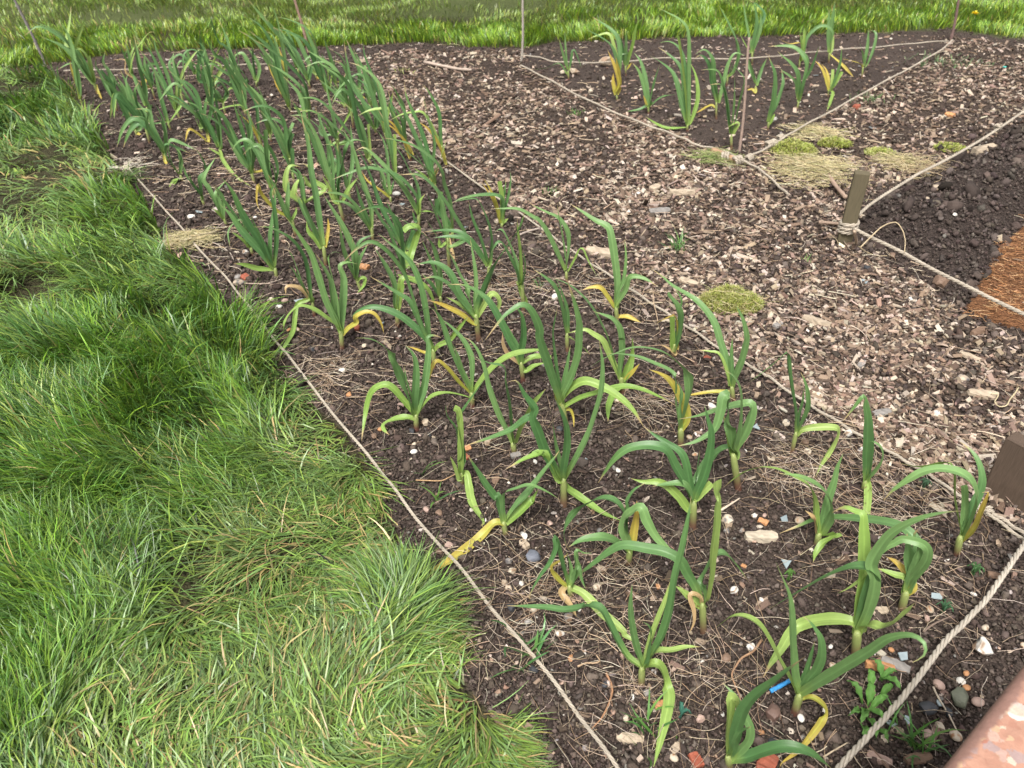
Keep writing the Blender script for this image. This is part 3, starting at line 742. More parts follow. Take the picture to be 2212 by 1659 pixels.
g32 2120,1380 2030,1200 1930,1010 1820,910 1730,870
g28 2140,1380 2140,1150 2060,950 1990,790
g28 2200,1400 2210,1270 2150,1200 2050,1230 2000,1300
y20 2160,1450 2212,1480
*T1 1340,850 1310,760 6.5 | garlic plant at the far edge with a dangling pale yellow leaf above the string
g24 1290,720 1230,600 1180,470 1150,290
g26 1300,700 1280,560 1400,560
y20 1230,740 1250,620 1260,590
o18 1100,640 1080,520 980,520
*T1 1185,760 1150,660 6.5 | garlic plant on the far edge with a leaf curled into a crook at its top
g26 1140,640 1100,520 1050,400 1090,310
g24 1145,640 1120,500 1080,340
l18 1130,600 1170,450 1280,290 1340,280
*T1 2110,970 2090,880 7 | garlic plant of the far third row with tall nearly straight leaves
g30 2080,860 2000,680 1900,600 1830,550 1750,580
g28 2100,860 2080,680 1960,420 1880,350 1800,90
g24 2110,850 2060,500 2000,180 1950,20
*T1 1950,1000 1930,900 7 | squat broad leaved garlic plant between taller ones in the far rows
g36 1910,880 1860,780 1800,830
g32 1930,880 1960,800 1890,700 1840,760
l24 1900,860 1810,870 1790,900
*T1 1730,740 1700,660 6.5 | garlic plant on the far edge with a crooked leaf bent over to the right
g26 1680,640 1640,520 1590,360
g24 1690,640 1740,480 1720,260
g24 1700,640 1600,500 1530,480 1440,590
*T1 1870,760 1850,700 7 | garlic plant in the far rows whose flat leaf folds straight down
g28b 1840,700 1720,700 1720,560
g26 1850,700 1800,520 1740,300
l22 1850,720 1950,540 1790,470
*T2 610,650 600,600 7.5 | garlic plant at the far edge by the bamboo cane, longest leaf reaching the top edge
g36 590,580 500,380 400,270 280,130 170,0
g32 600,570 560,400 470,300 390,230
g26 600,560 540,340 430,180
*T2 705,760 690,700 6.5 | garlic plant at the far edge just left of the bamboo cane
g30 680,680 600,520 520,380 420,280
g28b 690,660 690,530
g24 670,650 560,450 440,240
*T2 880,860 860,820 7 | garlic plant at the far edge, a yellow tipped leaf arching across the bamboo cane
g32 850,790 790,600 740,350 660,240 520,170 400,145
g28 860,780 800,560 690,430
l26b 870,800 860,580
*T2 545,970 520,920 7 | far garlic plant with one bright orange yellow leaf standing up beside a dark one
g30 500,860 430,600 380,400 280,230 140,130
y26 510,880 430,720 370,620 340,530
g26 520,860 450,600 350,480 310,430
*T2 1080,1110 1060,960 7 | far garlic plant near the chip edge with overlapping grey green curved leaves
g30 1040,950 970,700 900,580 800,510 670,430
g28 1060,940 1040,700 990,520 940,460 870,430
g26 1050,930 900,750 790,640
*T2 1280,1160 1260,1110 7 | garlic plant by the chip edge with one leaf bent over into a peak
g28 1240,1080 1150,850 1050,710 980,740 880,870
g26 1270,1060 1250,850 1170,720 1020,640
g24 1290,1080 1320,850 1360,780
*T2 1575,1390 1540,1230 6.5 | garlic plant on the right rope with a yellow and white withered leaf leaning left
g22 1500,1170 1420,950 1380,780
g24 1530,1150 1520,950 1450,800 1390,710
y26 1570,1370 1520,1220 1430,1080 1320,1000
l24 1400,960 1300,940 1200,960 1100,1010
*T2 1750,1590 1740,1540 5.5 | thin garlic plant closest to the right rope in the bed, leaves in a V
g18 1730,1500 1680,1300 1650,1140
g20 1750,1490 1780,1250 1740,1080 1690,950
y14 1760,1570 1800,1500 1840,1410
l16 1720,1540 1600,1450
*T2 955,1390 940,1220 7 | garlic plant with a long pale yellow stem and short dark leaves
g26 910,1180 830,1020 780,930
g28 930,1170 900,1000 850,900
g30 960,1250 1060,1200 1000,1100 860,930 740,850 600,850
l20 890,1250 880,1200
*T2 540,1410 530,1370 7 | garlic plant with a blunt leaf standing stiffly upright at its right
g26 500,1300 400,1100 300,950 210,840
g30b 530,1340 520,1180 560,1060
g24 500,1280 480,1050 360,930 240,920 110,970
l18 520,1380 460,1350
*T2 700,1020 690,960 7 | garlic plant with a thin white tipped leaf stretched far to the upper left
g28 700,940 680,820 640,700 500,540 350,420 210,340
g30 680,960 640,830 610,700
l24 620,950 560,930
*T2 150,1000 140,950 7 | garlic plant in the far third row with two close upright dark leaves
g30 120,920 40,700 0,600
g28 140,920 130,750 60,560
*T2 230,1600 200,1500 7.5 | garlic plant with a cream collar leaf around its foot in the second row
g28 180,1450 110,1350 50,1200 0,1080
g28 190,1440 140,1200 80,1000 30,850
y22 200,1490 280,1480 340,1440
g24 200,1420 190,1250 210,1080
*T2 385,1720 380,1640 8 | garlic plant with a broad blue green leaf arched over to the left
g34 370,1620 300,1440 230,1290 160,1210 80,1230 30,1300
g28 400,1640 430,1450 360,1280 220,1090
g30b 370,1600 330,1400 320,1120
*T2 660,1830 650,1760 8 | garlic plant with two wide pale leaves folded over side by side
l34 830,1640 740,1560 700,1450 640,1410
l34 600,1740 500,1640 500,1500 540,1430 620,1440
g28 660,1740 640,1600 600,1480 540,1440
*T3 525,690 520,620 6.5 | small garlic plant at the left corner of the far plot, one leaf flat
g22 515,600 500,480 490,280
g20 530,610 550,500 570,430 640,590
g20 510,640 440,550 330,590 220,600
*T3 945,870 940,830 6.5 | garlic plant turned almost entirely yellow in the far plot
y34 930,800 960,720 940,620 890,500 860,430
y28 930,820 910,720 910,630
y20 950,820 980,750
*T3 960,720 960,650 7 | far plot garlic plant behind the yellow one, with a leaf bent flat to the left
g38 960,640 970,480 950,330 870,240 730,145
l26 950,600 930,460 880,300 780,305 690,340
*T3 1020,650 1015,580 6 | far plot garlic plant with a straight pale leaf bent over at its very tip
g26 1010,560 1020,400 1020,260
l28 1030,560 1080,380 1120,200 1180,155
y16 1030,600 1070,540
g20 1040,465 980,465 900,465
*T3 1215,980 1215,930 6.5 | far plot garlic plant with a thin orange leaf at its foot
g32 1210,880 1190,700 1150,540 1090,455
g28 1230,880 1270,700 1310,560
y16 1210,940 1190,880 1170,820
g24 1230,920 1330,840 1460,815
g22 1240,880 1150,940 1020,965
*T3 1550,1130 1550,1080 7 | tallest garlic plant of the far plot, with a long low leaf reaching to the string
g32 1545,1050 1530,850 1500,600 1400,480 1300,410
g30 1545,1040 1530,600 1490,430 1400,360 1310,370
g30 1560,1040 1560,700 1560,300 1500,180 1400,120 1300,70
l26 1580,1050 1640,850 1620,650 1560,520
g22 1530,1050 1490,950 1460,830
l24 1540,1105 1400,1110 1300,1080 1190,1010
l24b 1540,800 1490,400 1470,310
*T3 1800,1030 1800,900 6.5 | far plot garlic plant with a yellow necked stem and a leaf hooked left
g32 1810,880 1780,680 1770,520 1700,430 1620,470
g26 1820,890 1860,720 1900,560 1960,460 2050,480
y18 1790,930 1750,910 1620,980
*T3 1930,1280 1930,1180 7.5 | garlic plant beside the bare cane at the near corner of the far plot
g30 1920,1150 1880,850 1830,640 1770,600 1670,605
g28 1940,1150 1990,900 2040,700 2000,620 1940,560
g28 1930,1100 1950,900 1960,640
l28 1950,1160 1990,1060 1900,1100
*T3 2140,810 2140,750 6 | far plot garlic plant right of the bare cane with a yellow bent leaf
g26 2140,720 2110,600 2060,470
g26 2150,740 2190,600 2240,500
y20 2140,800 2110,770 2060,780
*T3 2110,560 2110,460 8 | tall garlic plant at the far plot back, yellow leaf tip at the top edge
g32 2110,420 2150,200 2120,0
g38 2120,400 2180,220 2212,120 2150,40 2070,-5
l22 2080,440 2020,330 2000,260
g26 2100,400 2060,200 2030,0
*T3 1890,740 1900,660 6 | slim garlic plant at the back of the far plot with one long leaf leaning left
g26 1960,600 1980,400 1930,250 1820,40
g20 1910,640 1940,540
*T4 250,950 265,880 7 | far plot garlic plant with a brown stem and a yellow tipped leaf curling left
g30 260,850 260,650 200,550 130,490 80,440
g32 290,800 340,580 310,480 200,400 0,400
g26 290,750 380,580 440,400
*T4 270,590 275,530 7 | bushy garlic plant at the back of the far plot with a leaf arching right
l38b 290,500 310,380 320,260
y24 290,380 190,380 90,335
g30 300,520 330,340 420,240 500,225 560,280 540,400
*T4 525,540 530,470 7 | garlic plant at the back right of the far plot with one broad vertical leaf
g38 530,450 550,250 580,0
l26 550,430 570,300
y26 530,470 640,560 740,665
*T4 520,830 525,790 6 | far plot garlic plant with short cut pale leaves and a yellow leaning leaf
y24 520,780 490,650 450,570 400,520
l26b 550,780 560,600
g20 560,740 620,560 640,400
l26b 570,740 640,620
l24 560,800 540,880 510,960
*T4 810,670 820,590 6 | rightmost garlic plant of the far plot, with a yellow leaf bent flat left
g26 830,570 860,400 870,240
g26 860,560 920,400 930,290 880,265 820,320
y20 820,590 790,550 640,505
*T4 0,1120 5,1060 6.5 | garlic plant in the far plot just right of the bare cane, leaves held tight upright
g30 0,1050 50,850 60,650 30,550 0,480
l24 10,1080 60,980
g24 5,1040 40,900 50,700
"""
STONES = """B1 945 1068 66 p W|smooth white pebble, larger of two in front of the hooped garlic near the left rope
B1 945 1003 50 p C|small grey white pebble touching a larger smooth white one
B1 925 880 78 f K|dark flint with a pale crust at the foot of the hooped garlic
B1 1045 812 100 f T|long tan flint just right of a garlic stem base
B1 660 860 66 p O|orange tan stone by the curled yellow leaf tip
B1 385 572 80 f O|cream and orange flint among straw near the left rope
B1 325 365 62 p W|rounded white pebble above a straw patch beside the left rope
B1 515 148 54 p C|oval cream pebble between the red footed garlic and the left rope
B1 70 185 62 f K|dark slate chip left of the red stem base
B1 1400 1032 72 b O|flat orange brick flake behind a narrow folded garlic
B1 1395 1108 62 b R|red brick splinter under the orange flake
B1 1582 1002 108 f T|wide pale tan flint with a yellow lichen face, mid bed
B1 1822 1100 88 w G|grey pink bark square in front of a garlic stem
B1 1655 1322 100 f B|brown grey flint shard standing above a garlic with blue green leaves
B1 1988 1150 60 s W|broken white shell fragment near the bed centre
B1 602 1375 92 f K|dark slate lump in the grass edge by the left rope
B1 822 672 82 f P|pinkish tan flint left of the hooped garlic leaves
B1 1065 930 90 f K|black angular flint right of the white pebbles
B1 600 925 70 f B|brown grey stone near the low curled leaf
B2 440 1152 84 g S|triangular pale glass shard beside the sabre leaved garlic
B2 1535 688 110 f W|large white flint behind the folded leaves near the right rope
B2 1925 852 96 g S|long clear glass shard right of the folded broad leaves
B2 225 860 72 p K|dark grey pebble in the centre of the bed
B2 730 1215 62 f W|knobbly white flint left of the hoop leaved garlic
B2 1395 1086 60 p C|small cream pebble right of the hoop leaved garlic leaves
B2 1812 1066 62 f W|white chip of flint right of the tall stemmed garlic
B2 1500 252 56 b R|small red brick chip near the right rope
B2 1345 940 56 p T|small tan pebble right of the yellow bent leaf
B2 1090 300 0 w G|
B5 1240 216 128 f C|large cream and brown flint right of the hanging pale leaf
B5 1362 311 62 f G|small grey white flint below the cream and brown one
B5 1228 308 72 f G|grey flint cube directly under the large cream and brown flint
B5 1470 186 60 f W|bright white flint chip near a pinkish stone
B5 1555 186 50 p P|pinkish pebble beside the bright white chip
B5 1545 236 82 b O|orange brick chip below the pinkish pebble
B5 1740 606 132 g S|large pale glass piece in front of the papery garlic
B5 1728 222 112 g S|grey glass sliver beside the dark cream pebble
B5 1855 238 90 p T|round mossy pebble beside a grey glass sliver
B5 100 822 84 f C|cream flint with a brown hollow at lower mid bed
B5 400 872 112 f B|flat brown and cream flint right of the small crumpled garlic
B5 1290 842 104 f W|broken white china like chip right of the long pale leaf
B5 1380 616 46 b O|small orange chip inside the drooping leaf loop
B5 1435 1322 94 f W|white angular flint left of the blue twine
B5 1230 1425 112 f B|long brown flint pointing down, near the forked root
B5 1530 912 50 p W|small oval white pebble in bare soil
B5 760 952 36 p W|tiny white pebble behind a straight green leaf
B5 1350 1300 48 f G|small grey flint left of the white angular flint
B5 185 1648 84 p K|smooth dark grey round pebble near the front left rope
B5 640 795 48 b O|small ring shaped orange stone beside a yellow leaf
B6 565 1490 92 p C|cream speckled pebble left of the long hooked leaf
B6 1435 930 134 g S|white stained glass piece with two dark spots near the thick rope
B6 1165 1400 134 g S|muddy glass piece under the hooked leaf tip
B6 1820 1370 225 f W|largest flint, white with a black broken side, right of the thick rope
B6 1855 1172 82 f C|cream wedge flint above the largest white flint
B6 1700 1562 60 p O|orange cream pebble below the largest white flint
B6 1655 1625 84 f W|white flat chip near the orange cream pebble
B6 885 1602 112 f C|cream flint touching the leafy weed
B6 955 1436 62 b B|brown brick cube by the muddy glass
B6 540 1312 52 p W|small white pebble left of the thick stemmed garlic
B6 1062 1342 52 p O|small orange pebble above the muddy glass
B6 1380 1028 82 p T|tan pebble just below the spotted glass piece
B6 1350 1100 72 f P|pink and cream flint below the tan pebble
B6 1750 902 56 p W|small white oval pebble beside the thick rope
B6 1930 740 110 w B|brown bark flake tucked behind the thick rope
B6 2190 1330 50 p O|orange cream pebble near the right edge
C8 900 582 152 f E|big grey green flint right of the thick rope
C8 725 635 122 f K|glossy black flint next to clear glass, right of the thick rope
C8 792 613 52 g S|square glass chip touching the glossy black flint
C8 614 692 60 g S|thin glass piece between rope and black flint
C8 530 716 60 g S|glass sliver almost under the thick rope
C8 790 502 70 p P|pinkish tan pebble above the grey green flint
C8 1005 596 72 p P|oval pink brown pebble touching the grey green flint
C8 944 516 46 p O|orange pebble above the grey green flint
C8 910 478 58 s W|white shell like chip near the orange pebbles
C8 800 730 62 f C|cream flint below the glossy black flint
C8 727 775 72 f P|pink and cream flint beside a grass tuft
C8 885 782 70 p C|cream pebble beside the speckled brick
C8 1258 290 44 p C|pale pebble at the very right edge
C8 838 655 70 f K|dim dark flint right of the square glass chip
C8 28 680 52 p W|white speckled oval pebble right of the garlic by the blue twine
C7 275 610 62 b O|bright orange brick chip left of the hanging pale leaf
C7 480 916 82 b R|square red brick piece at the bottom edge
C7 870 935 128 b R|wide red brick piece under the bottom garlic leaf
C7 905 660 124 f M|purplish brown lump below the blue twine
C7 495 692 62 f P|pinkish stone left of the bottom garlic
C7 210 542 62 f G|pale grey stone left of the orange brick chip
C7 128 562 40 p W|little white pebble left of the pale grey stone
C7 355 905 54 p C|cream pebble near the bottom tip of the hanging leaf
C7 90 680 56 f C|cream flint above the short timber piece
C7 905 817 66 p K|dark bluish clod like pebble above the bottom garlic arch
C7 625 664 32 p W|tiny bright white pebble above the bottom garlic
C7 513 374 28 p W|tiny white chip right of the front garlic
C7 114 790 150 w T|short weathered timber offcut by the left rope
C7 365 850 72 w T|tan wood block beside the timber offcut
C7 840 760 40 p O|two toned small pebble below the purplish lump
B4 1310 562 192 f U|large blue grey pointed flint right of the yellow withered leaf
B4 1130 690 102 f C|cream flat flint below the blue grey one
B4 1065 788 82 f T|tan flint, left of a pair under the blue grey stone
B4 1102 837 82 f C|cream flint, right of a pair under the blue grey stone
B4 1205 786 66 f W|small pale flint above the right hand cream flint
B4 1240 380 100 f W|lumpy white and grey flint behind the blue grey one
B4 1238 445 100 w T|small block of grained wood behind the blue grey flint
B4 1535 1226 102 f W|bright white flat flint below the crumpled garlic
B4 1650 1442 82 p O|shiny tan and orange pebble in the lower bed
B4 1738 1400 92 f W|jagged white flint right of the shiny tan pebble
B4 1620 1080 112 f G|grey flint at the tip of the withered brown leaf
B4 505 515 66 p B|brown pebble touching the left rope
B4 1105 602 72 f G|flat grey chip left of the blue grey flint
B4 1318 1012 92 f C|cream and tan flint under the pale horizontal leaf
B4 1130 1005 112 f K|dark clod like stone under the pale leaf tip
B4 590 462 90 f P|pinkish bark like flint beside the left rope
B4 710 950 62 b O|orange brown flake left of the left rope
B4 1905 657 96 f T|tan wedge flint below the two hoop leaves
B4 1860 818 82 f C|cream flint right of the crumpled garlic
B4 1270 1115 70 f G|pale grey flint above the bright white flat flint
B4 400 160 92 f P|pinkish flat flint above the left rope crossing
B4 500 192 82 f B|dark brown stone next to a pinkish flat flint
B4 1310 1530 106 f K|black flint half under the left rope
B4 1455 270 64 f P|small pink block in soil between two garlic plants
B4 630 995 56 p W|small white pebble at the grass edge left of the rope
C7 -145 640 0 p W|
M1 772 362 84 s W|white shell like flint inside the left rope near the dry tuft
M1 855 322 92 g S|greenish glass piece above the white shell like flint
M1 1247 664 72 f W|grey white split pebble under a short hooked garlic
M1 1395 1205 66 p B|smooth brown pebble touching the left rope
M1 1195 952 118 f T|tan crusted flint lying on the left rope
M1 1690 1322 60 p T|round tan pebble near the drooping leaf
M1 1620 1318 46 p O|small orange pebble beside a round tan one
M1 1292 1076 82 f W|elongated white flint right of the left rope
M1 1590 1088 62 p P|pink pebble in the row of stones by the rope
M1 1475 1080 66 f C|cream stone left of the pink pebble
M1 1535 1135 70 f W|white flint below the pink pebble
M1 1250 888 92 b R|red brick chip above the tan crusted flint
M1 1185 886 70 p G|grey oval pebble left of the red brick chip
M1 1705 1090 105 g S|blue white glass beside a cream withered leaf
M1 1330 362 44 p W|small white pebble in the far left rows
M1 1500 975 60 s B|brown snail shell on the soil beside the long twig
M1 1425 1380 100 f B|flat brown flint under the grass edge by the rope
M2 515 792 86 b O|bright orange brick chip between garlic plants in mid bed
M2 453 1316 64 b R|reddish brick nub right of the red footed garlic
M2 675 1275 52 g S|blue white glass chip beyond the yellow drooping leaf
M2 842 250 62 g S|blue glass shard in the fourth row gap
M2 795 160 72 p W|white pebble right of the crossed yellow leaves
M2 1195 405 62 g S|pale glass chip near a folded over leaf
M2 1800 932 96 w B|brown wood stub left of the column like garlic
M2 1810 770 52 g S|white glass chip left of the column like garlic
M2 2168 1046 92 f W|white flint below the right rope, centre of the photo
M2 1390 462 52 g S|glassy chip left of the thin leaves at the chip edge
M2 820 1388 50 f W|tilted white chip near the tall bushy garlic
M2 1660 412 66 f C|cream flint at the foot of the chip edge garlic
M3 1090 305 185 w G|large flat grey bark slab on the wood chips
M3 570 682 235 w T|stout pale bark log beside the right rope
M3 1342 932 170 w T|grained wood billet near the moss mound
M3 910 145 52 f W|white chip in the far wood chips
M3 1280 148 210 w T|long pale sliver on the far wood chips
M3 1050 100 120 w T|pale pointed splinter on the far chips
M3 2040 1222 84 f C|cream nodule below the moss mound
M3 185 1045 80 f W|white stone above the slender garlic
M4 415 1268 240 w T|long split wood sliver on the chips right of the moss
M4 1470 945 185 f B|large brown wedge stone under the mound rope
M4 822 930 80 g S|pale blue glass triangle below the stake
M4 845 820 92 f K|dark flint with a glassy face below the stake
M4 1065 702 84 f B|brown stone under the mound rope nearer the stake
M4 1560 472 50 f W|white flint fleck on the dark soil mound
M4 1415 205 96 f T|pale pinkish shard on the dark soil mound
M4 1335 292 50 p T|round tan pebble on the dark soil mound
M4 805 362 62 f C|cream block just right of the stake
M4 1810 1350 170 w B|thick brown bark piece beyond the mound rope
M4 1240 1085 66 w W|pale wood chip standing on the path
M4 78 1300 90 w G|grey ridged bark chip at the path centre
M4 1745 1560 160 w T|fan shaped bark chunk at the right of the path
B3 800 100 130 w G|straight sided grey chip on the path above the bent leaf
B3 1850 342 235 w T|large grained bark chip right of the path centre
B3 970 525 172 w G|grey ribbed bark chip beside the right rope
B3 395 350 160 w C|pale splintered chip crossing under the right rope
B3 340 832 92 f C|cream flint in a reddish patch beside the tan stemmed garlic
B3 150 605 88 f C|pale grey flint left of the tan stemmed garlic
B3 318 756 72 p B|reddish brown lump above the cream flint
B3 1448 515 72 f W|bright white flint on the near path
B3 1480 452 82 f C|cream flint directly above the bright white one
B3 690 695 92 f W|white nodule below the right rope
B3 810 830 92 f W|whitish flint between rope and the upright garlic
B3 1660 225 130 f T|broad tan stone on the path
B3 1700 812 70 w C|small cream chip near the wooden board
B3 985 500 0 w C|
B5 1525 375 270 w C|pale broken stick piece lying in soil below the grey stones
B6 960 1490 230 w O|orange split wood strip left of the muddy glass
B6 1095 1475 230 w G|grey pointed wood splinter beside the orange strip
B6 940 1010 180 w T|short brown twig piece behind the thick stemmed garlic
C8 462 905 130 w P|pink brown bark shard at the bottom edge by the thick rope
C8 680 905 150 w B|torn brown leaf like bark under a grass tuft
T3 850 560 150 f T|tan stone block at the back of the far plot
T3 472 650 64 p C|cream round pebble at the foot of the corner garlic
T3 562 642 90 f T|tan pebble right of the cream round one
T3 715 797 68 f C|cream and orange stone in the far plot
T3 270 0 0 p W|
T4 765 920 78 b R|bright red chip by the far plot string
T4 905 1120 100 g S|long pale blue glass sliver beyond the moss
T4 2045 585 52 g Q|turquoise plastic scrap on the far right path
T4 415 650 58 g S|pale blue scrap in the far plot
T4 1850 1330 260 w T|long curved pale wood splinter on the soil mound
T4 1570 1000 80 w O|orange leaf scrap on the far right soil
T2 1430 310 70 f G|grey stone at the far lawn edge
T2 1130 460 66 f G|greenish grey stone at the far edge of the bed
T2 1140 540 90 w T|pale tan chip behind the far garlic rows
T2 1640 1350 0 f W|
"""
# ---------------------------------------------------------------- curves, tubes, ropes
def cr(pts, per=5):
    P = [Vector(p) for p in pts]; P = [P[0]+(P[0]-P[1])]+P+[P[-1]+(P[-1]-P[-2])]; out = []
    for i in range(1, len(P)-2):
        for k in range(per):
            t = k/per; a_, b_, c_, d_ = P[i-1], P[i], P[i+1], P[i+2]
            out.append(.5*((2*b_)+(c_-a_)*t+(2*a_-5*b_+4*c_-d_)*t*t+(3*b_-a_-3*c_+d_)*t**3))
    out.append(P[-2]); return np.array([v[:] for v in out])
def resample(Q, n):
    d = np.r_[0, np.cumsum(np.linalg.norm(np.diff(Q, axis=0), axis=1))]; s = np.linspace(0, d[-1], n)
    return np.stack([np.interp(s, d, Q[:, i]) for i in range(3)], 1), d[-1]
def frame(Q):
    T = np.gradient(Q, axis=0); T /= np.linalg.norm(T, axis=1, keepdims=True)+1e-12
    ref = np.array([0, 0, 1.]) if abs(T[:, 2]).mean() < .8 else np.array([0, 1., 0]); A = np.cross(T, ref); A /= np.linalg.norm(A, axis=1, keepdims=True)+1e-12
    return T, A, np.cross(A, T)
def tube_np(Q, R, col, sides=8, rough=0.0, cap=True):
    Q = np.asarray(Q, float); n = len(Q); R = np.broadcast_to(np.asarray(R, float), n); T, A, B = frame(Q); an = np.arange(sides)*2*pi/sides
    rr = R[:, None]*(1+rough*rng.normal(0, 1, (n, sides))); V = Q[:, None]+rr[..., None]*(A[:, None]*np.cos(an)[None, :, None]+B[:, None]*np.sin(an)[None, :, None])
    V = V.reshape(-1, 3); i = np.arange(n-1)[:, None]*sides; j = np.arange(sides)[None]; j2 = (j+1) % sides
    F = np.stack([i+j, i+j2, i+sides+j2, i+sides+j], 2).reshape(-1, 4)
    s = np.r_[0, np.cumsum(np.linalg.norm(np.diff(Q, axis=0), axis=1))]
    lv = np.zeros((n, sides, 3)); lv[..., 0] = an[None]*.004; lv[..., 1] = s[:, None]
    c = np.broadcast_to(np.asarray(col, float), (n, 3)) if np.ndim(col) < 2 or len(col) == n else col
    V = np.concatenate([V, Q[:1], Q[-1:]]); m = n*sides
    cf = [[m, k2, k] if False else [k, m, (k+1) % sides] for k in range(sides) for k2 in [0]]+[[(n-1)*sides+(k+1) % sides, m+1, (n-1)*sides+k] for k in range(sides)]
    F3 = np.array(cf); cc = np.concatenate([np.repeat(c, sides, 0), c[:1], c[-1:]]); l = np.concatenate([lv.reshape(-1, 3), [[0, 0, 0]], [[0, s[-1], 0]]])
    return V, F, F3, cc, l
def join(ts):
    V, F, F3, c, l, o = [], [], [], [], [], 0
    for t in ts: V.append(t[0]); F.append(t[1]+o); F3.append(t[2]+o); c.append(t[3]); l.append(t[4]); o += len(t[0])
    return np.concatenate(V), [np.concatenate(F), np.concatenate(F3)], np.concatenate(c), np.concatenate(l)
def strands(Q, rad, pitch, col, step=.0035, sides=6, nst=3):
    _, Ln = resample(Q, 2); n = max(12, int(Ln/step)); Q, Ln = resample(Q, n); T, A, B = frame(Q); s = np.linspace(0, Ln, n); out = []
    for k in range(nst):
        ph = 2*pi*s/pitch+k*2*pi/nst+.6*np.sin(s*9); q = Q+(A*np.cos(ph)[:, None]+B*np.sin(ph)[:, None])*rad*.56
        c = np.array(col)*(1+.10*np.sin(s*23+k))[:, None]*(1+rng.normal(0, .03, (n, 1))); out.append(tube_np(q, rad*.54, c, sides, .04))
    return out
def fuzz(Q, n, col, L=.018):
    out = []; _, Ln = resample(Q, 2); Q2, _ = resample(Q, 200)
    for _ in range(n):
        p = Q2[rng.integers(0, 199)]; d = rng.normal(0, 1, 3); d[2] = abs(d[2])*.5; d /= np.linalg.norm(d); m = p+d*L*.5+rng.normal(0, .002, 3)
        out.append(tube_np(np.array([p, m, p+d*L*rng.uniform(.5, 1.2)+np.array([0, 0, -.003])]), [.0005, .0004, .0002], col, 3))
    return out
ROPEC = (.43, .375, .30)
def rope(label, pts, rad, zs, pitch=None, extra=None, fz=60, col=ROPEC, name='rope', cat='rope', group='ropes edging the beds', knots=()):
    W = []
    for i, (p, z) in enumerate(zip(pts, zs)): W.append(gnd(p[0], p[1], z))
    Q = cr(W, 8); Q[:, 2] += .002*np.sin(np.arange(len(Q))*.7)
    o0 = Vector(Q[0]); root = empty(name, o0); tag(root, label, cat, group); far_ = np.hypot(*Q[:, :2].T).mean() > 3.6
    t = strands(Q, rad, pitch or rad*9, col, .0045 if not far_ else .010, 6 if not far_ else 5)+fuzz(Q, fz, np.array(col)*1.05)
    V, F, c, l = join(t); mesh_np('cord', V-np.array(o0), F, M_ROPE, c, l, parent=root)
    for kn in knots:
        for (c0, R0, ax, turns, rr) in kn:
            th = np.linspace(0, 2*pi*turns, int(26*turns)); a1 = Vector(ax).normalized(); b1 = a1.orthogonal().normalized(); c1 = a1.cross(b1)
            q = np.array([(Vector(c0)+b1*cos(x)*R0+c1*sin(x)*R0+a1*(x/(2*pi)-turns/2)*rr*2.1)[:] for x in th]); V, F, c, l = join(strands(q, rr, rr*9, col, .003, 6))
            mesh_np('knot', V-np.array(o0), F, M_ROPE, c, l, parent=root)
    return root
zl = [.020]*len(ROPE_L)
rope('long pale twisted rope between the grass and the garlic bed', ROPE_L[:-4], .0038, zl[:-4], fz=160)
ROPE_R2 = ROPE_R+[full('B3', 2000, 1440), full('B3', 2212, 1590), full('B3', 2400, 1730)]
kc = G('B3', 1815, 1300, .022)
rope('long pale rope between the garlic bed and the wood chip path', ROPE_R2, .0039, [.018]*(len(ROPE_R2)-4)+[.024]*4, fz=120,
     knots=[[(kc, .009, (1, -.6, .3), 2.5, .0045), ((kc[0]+.015, kc[1]-.02, .024), .007, (.2, 1, .3), 2, .004)]])
rope('second loose strand of rope running on from the knot by the wooden board',
     [full('B3', *p) for p in [(1790,1270),(1870,1330),(1980,1385),(2110,1470),(2240,1560),(2400,1680)]], .0045, [.022, .024, .018, .016, .016, .016], fz=20)
rope('thick clean twisted rope crossing the bottom right corner', [full('C8', *p) for p in [(1420,-480),(1300,-330),(1180,-160),(1070,0),(950,130),(830,250),(740,370),(650,490),(560,600),(470,700),(350,830),(240,951),(100,1110)]],
     .0056, [.06,.06,.06,.055,.05,.045,.04,.035,.03,.028,.026,.025,.025], fz=10, col=(.45,.40,.33))
rope('thin pale cord across the far end of the garlic bed', [full('T1', *p) for p in [(550,612),(800,606),(1040,600),(1300,590),(1500,580),(1850,568),(2200,555)]]+[full('T2', *p) for p in [(400,545),(580,530),(790,515)]],
     .0042, [.06]*10, fz=0)
rope('pale rope along the back of the far plot', [full('T3', *p) for p in [(110,480),(250,490),(400,530),(700,540),(1000,530),(1400,500),(1800,510),(2212,495)]]+[full('T4', *p) for p in [(300,460),(600,430),(1000,400),(1300,370),(1560,352)]],
     .0048, [.05]*13, fz=0)
k2 = G('T3', 1990, 1385, .03)
rope('pale rope along the left side of the far plot, knotted at the near corner', [full('T3', *p) for p in [(110,565),(300,660),(600,820),(900,960),(1200,1080),(1400,1150),(1550,1210),(1620,1250),(1750,1275),(1880,1310),(1990,1370),(2100,1420),(2212,1490),(2330,1600),(2420,1680)]],
     .0054, [.05,.05,.05,.05,.045,.04,.035,.03,.03,.03,.03,.025,.02,.02,.02], fz=60, knots=[[(k2, .018, (1, .3, .2), 3, .0065), ((k2[0]+.06, k2[1]+.03, .03), .014, (1, .8, .2), 3, .006), (G('T3', 1880, 1350, .03), .016, (1, -.5, .1), 2.5, .006)]])
k3 = G('T4', 30, 1245, .03)
rope('pale rope along the right side of the far plot', [full('T4', *p) for p in [(1595,345),(1480,440),(1200,600),(900,760),(600,930),(300,1090),(150,1180),(40,1250)]]+[full('T3', 2130, 1330), full('T3', 2020, 1380)],
     .0052, [.05]*6+[.035,.03,.03,.03], fz=30, knots=[[(k3, .016, (1, .5, .1), 4, .007), (G('T4', 110, 1190, .03), .013, (1, .6, .1), 3, .006)]])
